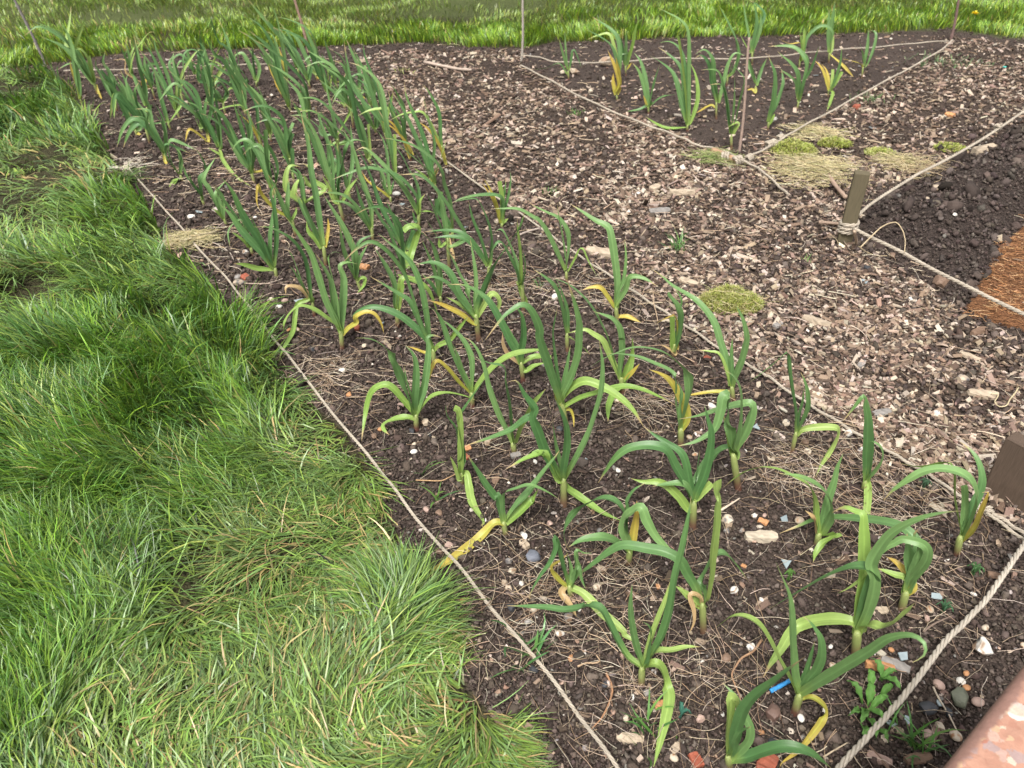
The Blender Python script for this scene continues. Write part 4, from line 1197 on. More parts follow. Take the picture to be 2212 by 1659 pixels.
def stakept(r, x, y, base):   # a point above the ground on the upright plane through base
    X, Y = full(r, x, y); d = ray(X, Y); t = base[1]/d[1]; return (d[0]*t, base[1], H+d[2]*t)
SB = G('M4', 655, 560); ST = stakept('T4', 815, 1490, SB)
def onstake(z): f = z/ST[2]; return (SB[0]+(ST[0]-SB[0])*f, SB[1], z)
kz = stakept('M4', 690, 420, SB)
def ropez(label, pts, rad, **k):
    Q = [p if len(p) == 3 else p for p in pts]; root = empty('rope', Q[0]); tag(root, label, 'rope', 'ropes edging the beds')
    q = cr(Q, 8); V, F, c, l = join(strands(q, rad, rad*9, ROPEC, .005)+fuzz(q, 50, ROPEC)); mesh_np('cord', V-np.array(Q[0]), F, M_ROPE, c, l, parent=root)
    for (c0, R0, ax, turns, rr) in k.get('knots', []):
        th = np.linspace(0, 2*pi*turns, int(30*turns)); a1 = Vector(ax).normalized(); b1 = a1.orthogonal().normalized(); c1 = a1.cross(b1)
        qq = np.array([(Vector(c0)+b1*cos(x)*R0+c1*sin(x)*R0+a1*(x/(2*pi)-turns/2)*rr*2.1)[:] for x in th])
        V, F, c, l = join(strands(qq, rr, rr*9, ROPEC, .003)); mesh_np('knot', V-np.array(Q[0]), F, M_ROPE, c, l, parent=root)
    return root
ko = onstake(kz[2])
ropez('grey white rope from the wooden stake down along the near side of the soil heap', [(ko[0]+.01, ko[1]-.03, ko[2])]+[G('M4', x, y, z) for x, y, z in [(760,450,.09),(900,520,.085),(1150,640,.08),(1400,780,.08),(1600,880,.08),(1800,980,.08),(2000,1080,.08),(2212,1180,.08),(2450,1300,.07)]],
      .0062, knots=[((ko[0], ko[1], ko[2]), .030, ((ST[0]-SB[0]), -.0, ST[2]), 3.0, .0072)])
ropez('grey white rope from the wooden stake back over the soil heap', [(ko[0]+.015, ko[1]+.03, ko[2]+.02)]+[G('M4', x, y, z) for x, y, z in [(790,310,.09),(870,240,.10),(1000,150,.10),(1240,0,.105)]]+[G('T4', x, y, z) for x, y, z in [(1300,1500,.105),(1500,1400,.10),(1700,1290,.10),(1900,1170,.09),(2050,1070,.09),(2212,960,.09),(2500,780,.08)]],
      .0062, knots=[(G('T4', 1985, 1100, .095), .012, (1, .8, 0), 2, .007)])

# ---------------------------------------------------------------- canes, stake, board, brick
def pole(name, label, cat, group, base, top, r0, r1, col, mat=None, nodes=5):
    root_ = np.array(base); Q = np.linspace(base, top, 40); rr = np.linspace(r0, r1, 40)*(1+.18*(np.arange(40) % (40//nodes) == 3)); Q[:, 0] += .004*np.sin(np.linspace(0, 5, 40))
    Q = np.vstack([Q[0]-(Q[1]-Q[0])*2, Q]); rr = np.r_[r0, rr]
    V, F, F3, c, l = tube_np(Q-root_, rr, col, 8, .03); o = mesh_np(name, V, [F, F3], mat or M_WOOD, c*(1+rng.normal(0, .06, (len(V), 1))), l); o.location = base; return tag(o, label, cat, group)
CANE = (.27, .20, .15)
def cane(label, b, t, r0=.006, col=CANE, extra=1.0):
    B = G(*b); Tt = stakept(*t, B); Tt = tuple(np.array(B)+(np.array(Tt)-np.array(B))*extra); return pole('bamboo_cane', label, 'cane', 'canes marking the bed corners', B, Tt, r0, r0*.8, col)
cane('grey cane leaning at the far left corner beyond the garlic', ('T1', 395, 560), ('T1', 130, 0), .0095, (.20,.18,.17), 1.3)
cane('brown cane standing behind the far garlic rows', ('T2', 690, 440), ('T2', 575, 0), .0105, (.30,.20,.15), 1.25)
cane('pale grey cane at the left corner of the far plot', ('T3', 118, 540), ('T3', 132, 0), .0085, (.38,.34,.29), 1.2)
cane('dark reddish cane at the far right corner of the far plot', ('T4', 1580, 340), ('T4', 1650, 0), .0105, (.20,.13,.115), 1.3)
cane('bare short tan cane at the near corner of the far plot', ('T3', 2000, 1305), ('T3', 2092, 325), .0068, (.37,.27,.22))
b0 = G('T3', 1770, 1300, .02); b1 = G('T3', 2000, 1405, .022); Q = np.linspace(b0, b1, 12)
V, F, F3, c, l = tube_np(Q-Q[0], .017, (.38, .24, .15), 10, .04); o = mesh_np('bamboo_peg', V, [F, F3], M_WOOD, c, l); o.location = b0
tag(o, 'short split brown peg lying under the rope knot of the far plot', 'peg')
def box_mesh(name, corners, mat, col, bev=.003, parent=None, sub=6, jitter=.0012, origin=None):
    import bmesh
    bm = bmesh.new(); vs = [bm.verts.new(Vector(c_)-Vector(origin)) for c_ in corners]
    for f in [(0,3,2,1),(4,5,6,7),(0,1,5,4),(1,2,6,5),(2,3,7,6),(3,0,4,7)]: bm.faces.new([vs[i] for i in f])
    bmesh.ops.recalc_face_normals(bm, faces=bm.faces)
    bmesh.ops.bevel(bm, geom=bm.edges[:], offset=bev, segments=2, affect='EDGES', profile=.6)
    bmesh.ops.subdivide_edges(bm, edges=bm.edges[:], cuts=sub, use_grid_fill=True)
    e1 = Vector(corners[1])-Vector(corners[0]); e1.normalize(); e3 = Vector(corners[4])-Vector(corners[0]); e3.normalize(); e2 = e3.cross(e1)
    V = np.array([v.co[:] for v in bm.verts])+rng.normal(0, jitter*.3, (len(bm.verts), 3)); F = {}
    for f in bm.faces: F.setdefault(len(f.verts), []).append([v.index for v in f.verts])
    bm.free(); lv = np.stack([V@np.array(e3), V@np.array(e1), V@np.array(e2)], 1)
    o = mesh_np(name, V, [np.array(v) for v in F.values()], mat, np.tile(np.array(col), (len(V), 1)), lv, smooth=False, parent=parent)
    if not parent: o.location = origin
    return o
# wooden stake
wd, dp = .026, .022; bx_, tx_ = np.array(SB), np.array(ST)
ax = np.array([1, -.35, 0.])/1.06; ay = np.array([.35, 1, 0.])/1.06; dn = (tx_-bx_)*.25
cor = [tuple(p+ax*sx*wd/1.0+ay*sy*dp) for p in (bx_-dn, tx_) for sx, sy in ((-1,-1),(1,-1),(1,1),(-1,1))]
o = box_mesh('wooden_stake', cor, M_WOOD, (.125, .105, .065), .003, None, 5, .001, SB); tag(o, 'short square greenish brown wooden stake with rope tied round it', 'stake')
# thick board at the right edge
A0 = np.array(G('B3', 1845, 1165)); A1 = np.array(G('B3', 2212, 1385)); dv = (A1-A0)/np.linalg.norm(A1-A0); A1 = A0+dv*.62
tp = np.array(stakept('B3', 2018, 712, A0)); hgt = tp[2]; up_ = np.array([0, 0, hgt]); nrm = np.array([-dv[1], dv[0], 0]); nrm = nrm if nrm[1] > 0 else -nrm
th_ = .045; low = np.array([0, 0, -.03])
lean = (tp-A0)*np.array([1, 0, 0])*.3
cor = [A0+low, A1+low, A1+nrm*th_+low, A0+nrm*th_+low, A0+up_+lean, A1+up_+lean, A1+nrm*th_+up_+lean, A0+nrm*th_+up_+lean]
o = box_mesh('wooden_board', [tuple(p) for p in cor], M_WOOD, (.105, .075, .055), .003, None, 8, .0015, tuple(A0)); tag(o, 'thick dark weathered timber board standing on edge at the right side', 'board')
# aggregate block close to the lens, bottom right
def blockmat():
    m, t, b, out = newmat('fired_aggregate'); tc = attr(t, 'lv').outputs['Vector']; sp = t.nodes.new('ShaderNodeSeparateXYZ'); t.links.new(tc, sp.inputs[0])
    v = N(t, 'ShaderNodeTexVoronoi'); v.inputs['Scale'].default_value = 85; n = noise(t, 45, 5, tc); 
    mixv = t.nodes.new('ShaderNodeMix'); mixv.data_type = 'VECTOR'; mixv.inputs[0].default_value = .02; t.links.new(tc, mixv.inputs[4]); t.links.new(n.outputs['Color'], mixv.inputs[5]); t.links.new(mixv.outputs[1], v.inputs['Vector'])
    r1 = N(t, 'ShaderNodeValToRGB'); el = r1.color_ramp.elements; el[0].position = 0; el[0].color = (.38,.19,.13,1); el[1].position = .55; el[1].color = (.42,.23,.16,1)
    for p_, c_ in [(.62,(.50,.33,.20,1)),(.72,(.55,.46,.38,1)),(.80,(.36,.15,.10,1)),(.90,(.62,.56,.50,1)),(.95,(.34,.24,.22,1))]: q_ = el.new(p_); q_.color = c_
    sc = t.nodes.new('ShaderNodeSeparateColor'); t.links.new(v.outputs['Color'], sc.inputs[0]); t.links.new(sc.outputs[0], r1.inputs[0])
    mr = N(t, 'ShaderNodeMapRange'); mr.inputs[1].default_value = .012; mr.inputs[2].default_value = .018; ad = N(t, 'ShaderNodeMath', operation='ADD'); n3 = noise(t, 30, 3, tc); sb = N(t, 'ShaderNodeMath', operation='MULTIPLY'); sb.inputs[1].default_value = .03
    t.links.new(n3.outputs[0], sb.inputs[0]); t.links.new(sp.outputs[0], ad.inputs[0]); t.links.new(sb.outputs[0], ad.inputs[1]); ad2 = N(t, 'ShaderNodeMath', operation='SUBTRACT'); ad2.inputs[1].default_value = .015; t.links.new(ad.outputs[0], ad2.inputs[0]); t.links.new(ad2.outputs[0], mr.inputs[0])
    mx = t.nodes.new('ShaderNodeMix'); mx.data_type = 'RGBA'; mx.inputs[6].default_value = (.27,.15,.115,1); t.links.new(mr.outputs[0], mx.inputs[0]); t.links.new(r1.outputs[0], mx.inputs[7])
    t.links.new(vary(t, mx.outputs[2], n.outputs[0], .75, 1.2), b.inputs['Base Color']); b.inputs['Roughness'].default_value = .75; bump(t, b, n.outputs[0], .004, .8); return m
M_BLOCK = blockmat()
BZ = .42
E0 = np.array(gnd(*full('C8', 1300, 335), BZ)); E1 = np.array(gnd(*full('C8', 730, 1055), BZ)); ed = (E1-E0)/np.linalg.norm(E1-E0); E0 = E0-ed*.05; inn = np.array([-ed[1], ed[0], 0]); inn = inn if inn[0] > 0 else -inn
def prism_block():
    import bmesh
    prof = [(0, -BZ)]+[(.018-.018*cos(q), -.018+.018*sin(q)) for q in np.linspace(0, pi/2, 7)]+[(x, .0015*sin(x*190)) for x in np.linspace(.03, .26, 24)]+[(.262, -.02), (.262, -BZ)]
    Ls = np.linspace(0, .62, 60); n = len(prof); V = []; lv = []
    for s in Ls:
        for (x, z) in prof: V.append(E0+ed*s+inn*x+np.array([0, 0, z])+rng.normal(0, .0006, 3)*(x > .03)); lv.append((x+max(0, 0), s, z))
    V = np.array(V); F = [[i*n+j, i*n+j+1, (i+1)*n+j+1, (i+1)*n+j] for i in range(len(Ls)-1) for j in range(n-1)]
    o = mesh_np('aggregate_block', V-E0*np.array([1, 1, 0]), [np.array(F), np.array([list(range(n))[::-1]]), np.array([[(len(Ls)-1)*n+j for j in range(n)]])], M_BLOCK, None, np.array(lv)); o.location = (E0[0], E0[1], 0)
    return tag(o, 'out of focus reddish speckled aggregate block with a smooth brown rim, bottom right corner', 'block')
prism_block()

# ---------------------------------------------------------------- garlic
CG = {'g': ((.080,.185,.060), (.185,.320,.110)), 'l': ((.22,.36,.075), (.34,.46,.13)), 'y': ((.34,.38,.06), (.52,.46,.09)), 'o': ((.48,.34,.16), (.52,.36,.20))}
def leaf_mesh(W, wid, kind, blunt, root, rs, label=None):
    per = 6; Q = cr(W, per); N_ = max(14, min(44, 5*len(W))); Q, Ln = resample(Q, N_); s = np.linspace(0, 1, N_)
    T = np.gradient(Q, axis=0); T /= np.linalg.norm(T, axis=1, keepdims=True)+1e-9
    tc = np.array([0, 0, H])-Q; tc /= np.linalg.norm(tc, axis=1, keepdims=True)
    rv = np.array([rs.gauss(0, .35), rs.gauss(0, .35), 0]); tw = rs.gauss(0, .30)
    Nn = tc*.55+np.array([0, 0, .75])+rv
    Sd = np.cross(T, Nn); Sd /= np.linalg.norm(Sd, axis=1, keepdims=True)+1e-9
    for _ in range(3): Sd[1:-1] = (Sd[:-2]+Sd[1:-1]*2+Sd[2:])/4
    Sd /= np.linalg.norm(Sd, axis=1, keepdims=True)+1e-9; Up = np.cross(Sd, T)
    ang = tw*(s-.3)*2+.10*np.sin(s*9+rs.random()*6); Sd, Up = Sd*np.cos(ang)[:, None]+Up*np.sin(ang)[:, None], Up*np.cos(ang)[:, None]-Sd*np.sin(ang)[:, None]
    prof = (.72+.28*np.clip(s/.25, 0, 1))*(1 if blunt else (1-np.clip((s-.42)/.58, 0, 1)**1.9)); prof = np.maximum(prof, .04)
    if blunt: prof *= (1-.18*s)
    w = wid*prof*(1+.03*np.sin(s*31+rs.random()*6)); u = np.array([-1, -.55, -.18, 0, .18, .55, 1]); fold = (.42-.26*s)[:, None]
    wav = .05*np.sin(s*14+rs.random()*6)[:, None]*np.sign(u)[None]
    off = Sd[:, None]*(u[None]*w[:, None]*.5)[..., None]*.93+Up[:, None]*((np.abs(u)[None]**1.15*fold+wav*np.abs(u)[None])*w[:, None]*.5)[..., None]
    V = (Q[:, None]+off).reshape(-1, 3); k = len(u); i = np.arange(N_-1)[:, None]*k; j = np.arange(k-1)[None]
    F = np.stack([i+j, i+j+1, i+k+j+1, i+k+j], 2).reshape(-1, 4)
    c0, c1 = (np.array(x) for x in CG[kind]); f = rs.random(); base = c0*(1-f)+c1*f
    col = np.tile(base, (N_, 1))*(1+.12*(s-.5))[:, None]
    pale = np.array([.30,.42,.10]); kb = np.clip(1-s/.16, 0, 1)[:, None]*(.75 if kind in 'gl' else .3); col = col*(1-kb)+pale*kb
    if kind == 'g' and rs.random() < .5: kt = np.clip((s-.55)/.45, 0, 1)[:, None]*rs.uniform(.1, .6); col = col*(1-kt)+np.array([.22,.36,.10])*kt
    if kind == 'y': kt = np.clip((s-.25)/.6, 0, 1)[:, None]*rs.uniform(.5, 1); col = col*(1-kt)+np.array([.58,.40,.08])*kt
    if not blunt: kt = np.clip((s-rs.uniform(.86, .95))/.06, 0, 1)[:, None]*(.95 if rs.random() < .85 else .2); col = col*(1-kt)+np.array([.46,.34,.17])*kt
    cc = np.repeat(col[:, None], k, 1)*(1+np.array([.10, -.06, .06, .42, .06, -.06, .10])[None, :, None]*(.6 if kind != 'o' else .2))
    if kind == 'y': ed_ = (np.abs(u) > .5)[None, :, None]*.4; cc = cc*(1-ed_)+np.array([.50,.34,.08])*ed_
    if kind in 'yl' and rs.random() < .10: q_ = (noise2(np.repeat(s[:, None], k, 1)*3, np.repeat(u[None], N_, 0)*.4+rs.random()*9, .12, 2) > .80)[..., None]; cc = np.where(q_, np.array([.16,.12,.04]), cc)
    lv = np.zeros((N_, k, 3)); lv[..., 0] = u[None]*w[:, None]*.5+rs.random(); lv[..., 1] = s[:, None]*Ln; lv[..., 2] = rs.random()
    o = mesh_np('leaf', V-np.array(root.location), [F], M_LEAF, np.clip(cc.reshape(-1, 3), .003, .95), lv.reshape(-1, 3), parent=root)
    if label: o['label'] = label
def relax(z, it=2):
    for _ in range(it): z[1:-1] = (z[:-2]+2*z[1:-1]+z[2:])/4
    return z
ALT = {}
def garlic(lines, idx):
    hd, label = lines[0][1:].split('|'); tk = hd.split(); r0 = tk[0]; rs = random.Random(idx*13+5)
    pb = tuple(map(float, tk[1].split(','))); pt = tuple(map(float, tk[-2].split(','))); rad = float(tk[-1])*.00092
    B = np.array(G(r0, *pb)); X, Y = full(tk[2] if ',' not in tk[2] else r0, *pt)
    d = np.array(ray(X, Y)); yh = B[1]/d[1]; Tp = d*yh+np.array([0, 0, H]); Tp[2] = max(Tp[2], .02)
    root = empty('garlic_plant', tuple(B)); tag(root, label.strip(), 'garlic plant', 'garlic plants growing in the beds')
    # stem
    n = 12; s = np.linspace(-.35, 1.12, n); Q = B+(Tp-B)*s[:, None]; Q[:, 2] = B[2]+(Tp[2]-B[2])*s; hz = h1(B[0], B[1])
    rr = rad*np.array([1.15,1.12,1.08,1.03,1.0,.98,.97,.97,.98,.98,.85,.5]); red = rs.random()
    c0 = np.array([.14,.055,.045])*(1-red*.5)+np.array([.22,.17,.09])*red*.5; c1 = np.array([.30,.36,.12])
    f = np.clip((s-.15)/.55, 0, 1)[:, None]; colr = c0*(1-f)+c1*f; 
    V, F, F3, c, l = tube_np(Q-B, rr, colr, 12, .02); mesh_np('stem', V, [F, F3], M_STEM, c, l, parent=root)
    hd_ = np.array([B[0], B[1]])/np.hypot(B[0], B[1])            # horizontal direction away from the camera
    extra = lines[1:4] if r0 in ('T1', 'T2') else (lines[1:2] if r0 in ('M1', 'M2', 'T3', 'T4') else [])
    for li, ln in enumerate(lines[1:]+extra):
        t = ln.split(); kd = t[0][0]; bl = t[0].endswith('b'); wid = float(t[0][1:].rstrip('b'))*.00073*rs.uniform(.93, 1.08)
        reg = r0; pts = [(X, Y)]
        for q in t[1:]:
            if ',' not in q: reg = q
            else: a_, b_ = q.split(','); pts.append(full(reg, float(a_), float(b_)))
        if math.hypot(pts[1][0]-X, pts[1][1]-Y) < 8: pts.pop(0)
        if li >= len(lines)-1:      # further leaves of the same crown beside the clearest ones
            sx, sc_ = rs.uniform(-.22, .22), rs.uniform(.62, .92); bx0, by0 = pts[0]
            pts = [(bx0+(px-bx0)*sc_-(py-by0)*sx, by0+(py-by0)*sc_) for px, py in pts]
        m = len(pts); seg = [0]
        for i in range(1, m): seg.append(seg[-1]+math.hypot(pts[i][0]-pts[i-1][0], pts[i][1]-pts[i-1][1]))
        tt = np.array(seg)/seg[-1]; mpp = np.linalg.norm(d*yh)/FPX; span = seg[-1]*mpp
        off = tt*rs.uniform(-.30, .22)*span
        rays = np.array([ray(*p) for p in pts])
        rh = rays[:, 0]*hd_[0]+rays[:, 1]*hd_[1]; b0_ = np.hypot(B[0], B[1])
        for i in range(m):      # never below the soil: move towards the viewer where it would be
            zmin = .012
            tg = (zmin-H)/rays[i, 2] if rays[i, 2] < 0 else 1e9; offmax = tg*rh[i]-b0_
            off[i] = min(off[i], offmax)
        off2 = relax(off.copy(), 1); off = np.minimum(off, off2+.0) if m > 3 else off
        off[0] = min(0, off[0])
        t_ = (b0_+off)/rh; W = rays*t_[:, None]+np.array([0, 0, H])
        if wid > .026: wid = .026+(wid-.026)*.6
        lab = {'y': 'yellowing leaf', 'o': 'dry withered papery leaf'}.get(kd)
        leaf_mesh([tuple(p) for p in W], wid*(1.0 if np.hypot(*B[:2]) < 4 else 1.15), kd, bl, root, rs, lab)
    return root
cur = []; pi_ = 0
for ln in PLANTS.strip().splitlines()+['*']:
    if ln[0] == '*':
        if cur: garlic(cur, pi_); pi_ += 1
        cur = [ln]
    else: cur.append(ln)
print('plants', pi_)
heads = []; blk = []
for ln in PLANTS.strip().splitlines():
    if ln[0] == '*': blk.append([ln])
    else: blk[-1].append(ln)
for b in blk:
    tk = b[0][1:].split('|')[0].split(); heads.append((G(tk[0], *map(float, tk[1].split(',')))[:2], full(tk[0], *map(float, tk[1].split(','))), b))
FB = poly([(165,215),(215,235),(720,160),(900,290),(1000,395),(1120,500),(1030,600),(820,640),(640,640),(520,560),(430,470),(350,390),(270,300)])
srcs = [q for q in heads if q[2][0][1:3] in ('T1', 'T2') and len(q[2]) > 3]; taken = [np.array(q[0]) for q in heads]; rs_ = random.Random(5); used = {}; nadd = 0
for tries in range(4000):
    p = np.array([rs_.uniform(FB[:, 0].min(), FB[:, 0].max()), rs_.uniform(FB[:, 1].min(), FB[:, 1].max())])
    if not inside(p[None], FB)[0] or min(np.hypot(*(q-p)) for q in taken) < .165 or nadd > 34: continue
    near_ = sorted(heads, key=lambda q: np.hypot(q[0][0]-p[0], q[0][1]-p[1])); lab = None
    Xp, Yp = [float(v[0]) for v in project(np.array([[p[0], p[1], 0]]))]
    for q in near_[:3]:
        ft = q[2][0].split('|')[1].strip().split(',')[0]
        if 'garlic plant' not in ft: continue
        ft = ft.replace('garlic plant', 'one', 1); dX, dY = Xp-q[1][0], Yp-q[1][1]
        side = ('behind' if dY < 0 else 'in front of') if abs(dY)*2.2 > abs(dX) else ('left of' if dX < 0 else 'right of')
        lab = 'garlic plant ' + side + ' the ' + ft
        if len(lab.split()) > 16 or lab in used: lab = None; continue
        break
    if not lab: continue
    used[lab] = 1; taken.append(p); nadd += 1; s_ = rs_.choice(srcs); src = s_[2]; dst = math.hypot(*p); k_ = math.hypot(*s_[0])/dst*rs_.uniform(.85, 1.05)
    fl = rs_.choice([1, 1, .8, .6]); tk = src[0][1:].split('|')[0].split(); rg = tk[0]
    def mv(r_, a_, b_): X, Y = full(r_, a_, b_); return '%.0f,%.0f' % ((Xp+(X-s_[1][0])*k_*fl)*1.8228/1.8228, Yp+(Y-s_[1][1])*k_)
    out = ['*F %s %s %s|%s' % (mv(rg, *map(float, tk[1].split(','))), mv(tk[2] if ',' not in tk[2] else rg, *map(float, tk[-2].split(','))), tk[-1], lab)]
    for ln in rs_.sample(src[1:], min(4, len(src)-1)):
        r_ = rg; o_ = []
        for q in ln.split():
            if ',' in q: o_.append(mv(r_, *map(float, q.split(','))))
            elif q in REG: r_ = q
            else: o_.append(q)
        out.append(' '.join(o_))
    garlic(out, 500+nadd)
print('added', nadd)

# ---------------------------------------------------------------- stones, glass, bark, brick chips
SC = {'W': (.66,.63,.57), 'C': (.55,.47,.36), 'T': (.42,.34,.25), 'O': (.48,.24,.11), 'R': (.33,.095,.055), 'K': (.045,.047,.052), 'G': (.26,.24,.22), 'B': (.20,.13,.09),
      'P': (.40,.28,.23), 'S': (.42,.50,.52), 'E': (.16,.17,.12), 'U': (.14,.15,.18), 'M': (.16,.10,.08), 'Q': (.10,.50,.42)}
NM = {'p': ('pebble', 'pebble'), 'f': ('flint_stone', 'stone'), 'g': ('glass_shard', 'glass shard'), 'b': ('brick_chip', 'brick chip'), 'w': ('bark_piece', 'wood piece'), 's': ('shell_fragment', 'shell')}
GRP = {'p': 'pebbles on the soil', 'f': 'flints on the soil', 'g': 'broken glass on the soil', 'b': 'brick chips on the soil', 'w': 'larger pieces of bark and wood', 's': 'shell fragments on the soil'}
WANG = {'M3 570': (-25), 'M3 1342': -35, 'M4 415': -38, 'T4 1850': 30, 'B3 1850': -8, 'B3 800': 52, 'B3 395': -50, 'B5 1525': 0, 'B6 960': -12, 'B6 1095': -30, 'B6 940': 5, 'M3 1280': -5, 'M3 1050': 50, 'C7 114': -8, 'M4 1745': -45}
for ln in STONES.strip().splitlines():
    hd, label = ln.split('|'); t = hd.split(); r_, x, y, sz, kd, cc = t[0], float(t[1]), float(t[2]), float(t[3]), t[4], t[5]
    if sz < 5: continue
    g = np.array(G(r_, x, y)); X, Y = full(r_, x, y); dist = g[1]*cos(PITCH)+H*sin(PITCH); D = sz*RS.get(r_, .4557)/1.8228/FPX*dist*.96
    z = h1(g[0], g[1]); rs = random.Random(int(x*7+y)); c0 = np.array(SC[cc])*rs.uniform(.9, 1.08)
    az = rs.uniform(0, 2*pi)
    if kd in 'pfs' and cc != 'x':
        B_, Fc = ico(3); B_ = B_.copy()
        el = rs.uniform(.65, .9); B_ *= np.array([1, el, .55 if kd != 's' else .3])
        if kd == 'f' or kd == 's':     # angular: clip by random planes
            for _ in range(9 if kd == 'f' else 6):
                nn = np.array([rs.gauss(0, 1), rs.gauss(0, 1), rs.gauss(0, .8)]); nn /= np.linalg.norm(nn); h_ = rs.uniform(.45, .72); dd = B_@nn-h_; B_ -= np.clip(dd, 0, None)[:, None]*nn
        B_ *= (1+.05*(noise2(B_[:, 0]*3+9, B_[:, 1]*3+B_[:, 2]*2+9, .5, 3)-.5))[:, None]
        V = B_*D*.52; nz = noise2(B_[:, 0]+rs.random()*9+5, B_[:, 1]+B_[:, 2]+5, .5, 4)[:, None]
        col = np.tile(c0, (len(V), 1))
        if kd == 'f' and cc in 'WCTG': alt = np.array([.30,.20,.13]) if rs.random() < .6 else np.array([.12,.11,.11]); q = np.clip((nz-.62)*6, 0, 1); col = col*(1-q)+alt*q
        if kd == 'p' and cc in 'OTC': q = np.clip((nz-.6)*5, 0, 1); col = col*(1-q)+np.array([.34,.17,.08])*q
        if 'largest flint' in label: q = np.clip((-B_[:, 0:1]-.05)*6, 0, 1)*(B_[:, 2:3] < .35); col = col*(1-q)+np.array([.03,.03,.03])*q
        Fl = [Fc]; mat = M_STONE; sm = kd == 'p'; hz = .38*D*(.55 if kd != 's' else .3)
    elif kd == 'g':
        import bmesh
        nsd = rs.choice([3, 4, 4, 5]); an = sorted(rs.uniform(-.35, .35)+i*2*pi/nsd for i in range(nsd)); pts = [(cos(q)*rs.uniform(.8, 1.1)*D*.5, sin(q)*rs.uniform(.55, .9)*D*.5) for q in an]; th = .0022
        V = np.array([(a_, b_, 0) for a_, b_ in pts]+[(a_, b_, th) for a_, b_ in pts]); Fl = [np.array([list(range(nsd))[::-1], [nsd+i for i in range(nsd)]]), np.array([[i, (i+1) % nsd, nsd+(i+1) % nsd, nsd+i] for i in range(nsd)])]
        col = np.tile(c0, (len(V), 1)); mat = M_GLASS if cc == 'S' else M_STONE; sm = False; hz = .004
    else:
        el = {'w': .38 if sz > 120 else .62, 'b': .72}[kd]; th = {'w': .20 if sz > 120 else .3, 'b': .34}[kd]
        nseg = 9; xs = np.linspace(-.5, .5, nseg); V = []; 
        for i, q in enumerate(xs):
            ww = el*.5*(1-(.35*abs(q*2)**3 if kd == 'w' else .12*abs(q*2)**4))*rs.uniform(.88, 1.06); ht = th*.5*rs.uniform(.85, 1.1)
            for (a_, b_) in [(-1, -1), (0, -1.1), (1, -1), (1.06, 0), (1, .9), (.3, 1.12), (-.4, .98), (-1, .85), (-1.05, 0)]: V.append((q+rs.gauss(0, .012), a_*ww+rs.gauss(0, .01), b_*ht+rs.gauss(0, .008)))
        V = np.array(V)*D*1.05; k = 9; Fl = [np.array([[i*k+j, i*k+(j+1) % k, (i+1)*k+(j+1) % k, (i+1)*k+j] for i in range(nseg-1) for j in range(k)]), np.array([list(range(k)), [(nseg-1)*k+j for j in range(k)][::-1]])]
        if kd == 'w': az = radians(WANG.get(r_+' '+t[1], rs.uniform(-60, 60)))
        col = np.tile(c0*(1.0 if cc != 'G' else .95), (len(V), 1))*(1+rng.normal(0, .12, (len(V), 1))); mat = M_WOOD if kd == 'w' else M_STONE; sm = False; hz = .35*D*th
    tl = np.array([[1, 0, 0], [0, cos(q := rs.gauss(0, .18)), -sin(q)], [0, sin(q), cos(q)]]); V = V@tl.T; ca, sa = cos(az), sin(az); V = V@np.array([[ca, -sa, 0], [sa, ca, 0], [0, 0, 1]]).T
    nm, cat = NM[kd]; lvv = (V@np.array([[ca, -sa, 0], [sa, ca, 0], [0, 0, 1]]))
    o = mesh_np(nm, V, Fl, mat, np.clip(col, .01, .9), lvv, smooth=sm); o.location = (g[0], g[1], z+hz+.004); tag(o, label.strip(), cat, GRP[kd])

# ---------------------------------------------------------------- sticks, roots, twine
def stick(name, label, cat, r_, pts, rad, col, z=.012, taper=.6, group=None, mat=None, zs=None):
    Q = cr([G(r_, x, y, (zs[i] if zs else z+h1(*G(r_, x, y)[:2]))) for i, (x, y) in enumerate(pts)], 6); n = len(Q); o0 = Q[0].copy()
    V, F, F3, c, l = tube_np(Q-o0, np.linspace(rad, rad*taper, n), col, 7, .08); o = mesh_np(name, V, [F, F3], mat or M_STRAW, np.clip(c*(1+rng.normal(0, .1, (len(c), 1))), .01, .9), l); o.location = o0; return tag(o, label, cat, group)
SG = 'sticks and roots on the ground'
stick('stick', 'straight pale stick on chips near the far lawn', 'stick', 'T2', [(1690,535),(1850,570),(1980,595),(2100,605)], .010, (.40,.32,.26), .02, .9, SG)
stick('twig', 'long thin curved twig lying between the stones and garlic by the left rope', 'twig', 'M1', [(1140,905),(1300,915),(1500,915),(1700,940),(1820,965),(1980,1030)], .0024, (.36,.28,.22), group=SG)
stick('twig', 'knobbly grey twig near the dry grass tuft', 'twig', 'M1', [(910,540),(990,570),(1060,610),(1110,650),(1140,705)], .0026, (.40,.34,.28), group=SG)
stick('root', 'forked tan root right of the front garlic', 'root', 'C7', [(845,240),(800,300),(735,340),(705,380),(680,430),(690,470),(715,530),(730,580)], .0026, (.36,.22,.13), group=SG, taper=.4)
stick('root', 'reddish root ending in fine fibres near the smooth dark pebble', 'root', 'D', [(1000,190),(1030,270),(1010,350),(980,410),(955,440),(925,470)], .0022, (.40,.22,.12), group=SG, taper=.5)
stick('root', 'curled tan root above the shiny orange pebble', 'root', 'B4', [(1700,1480),(1770,1450),(1840,1450),(1890,1430),(1860,1380)], .0020, (.42,.30,.19), group=SG)
stick('root', 'thin curved root lying under the narrow folded garlic', 'root', 'B1', [(960,1295),(1080,1300),(1180,1300),(1250,1270),(1310,1240)], .0017, (.42,.27,.14), group=SG)
stick('twig', 'dark twig from the spotted glass towards the thick rope', 'twig', 'B6', [(1340,1180),(1420,1120),(1500,1080),(1595,1040)], .0024, (.19,.14,.11), group=SG)
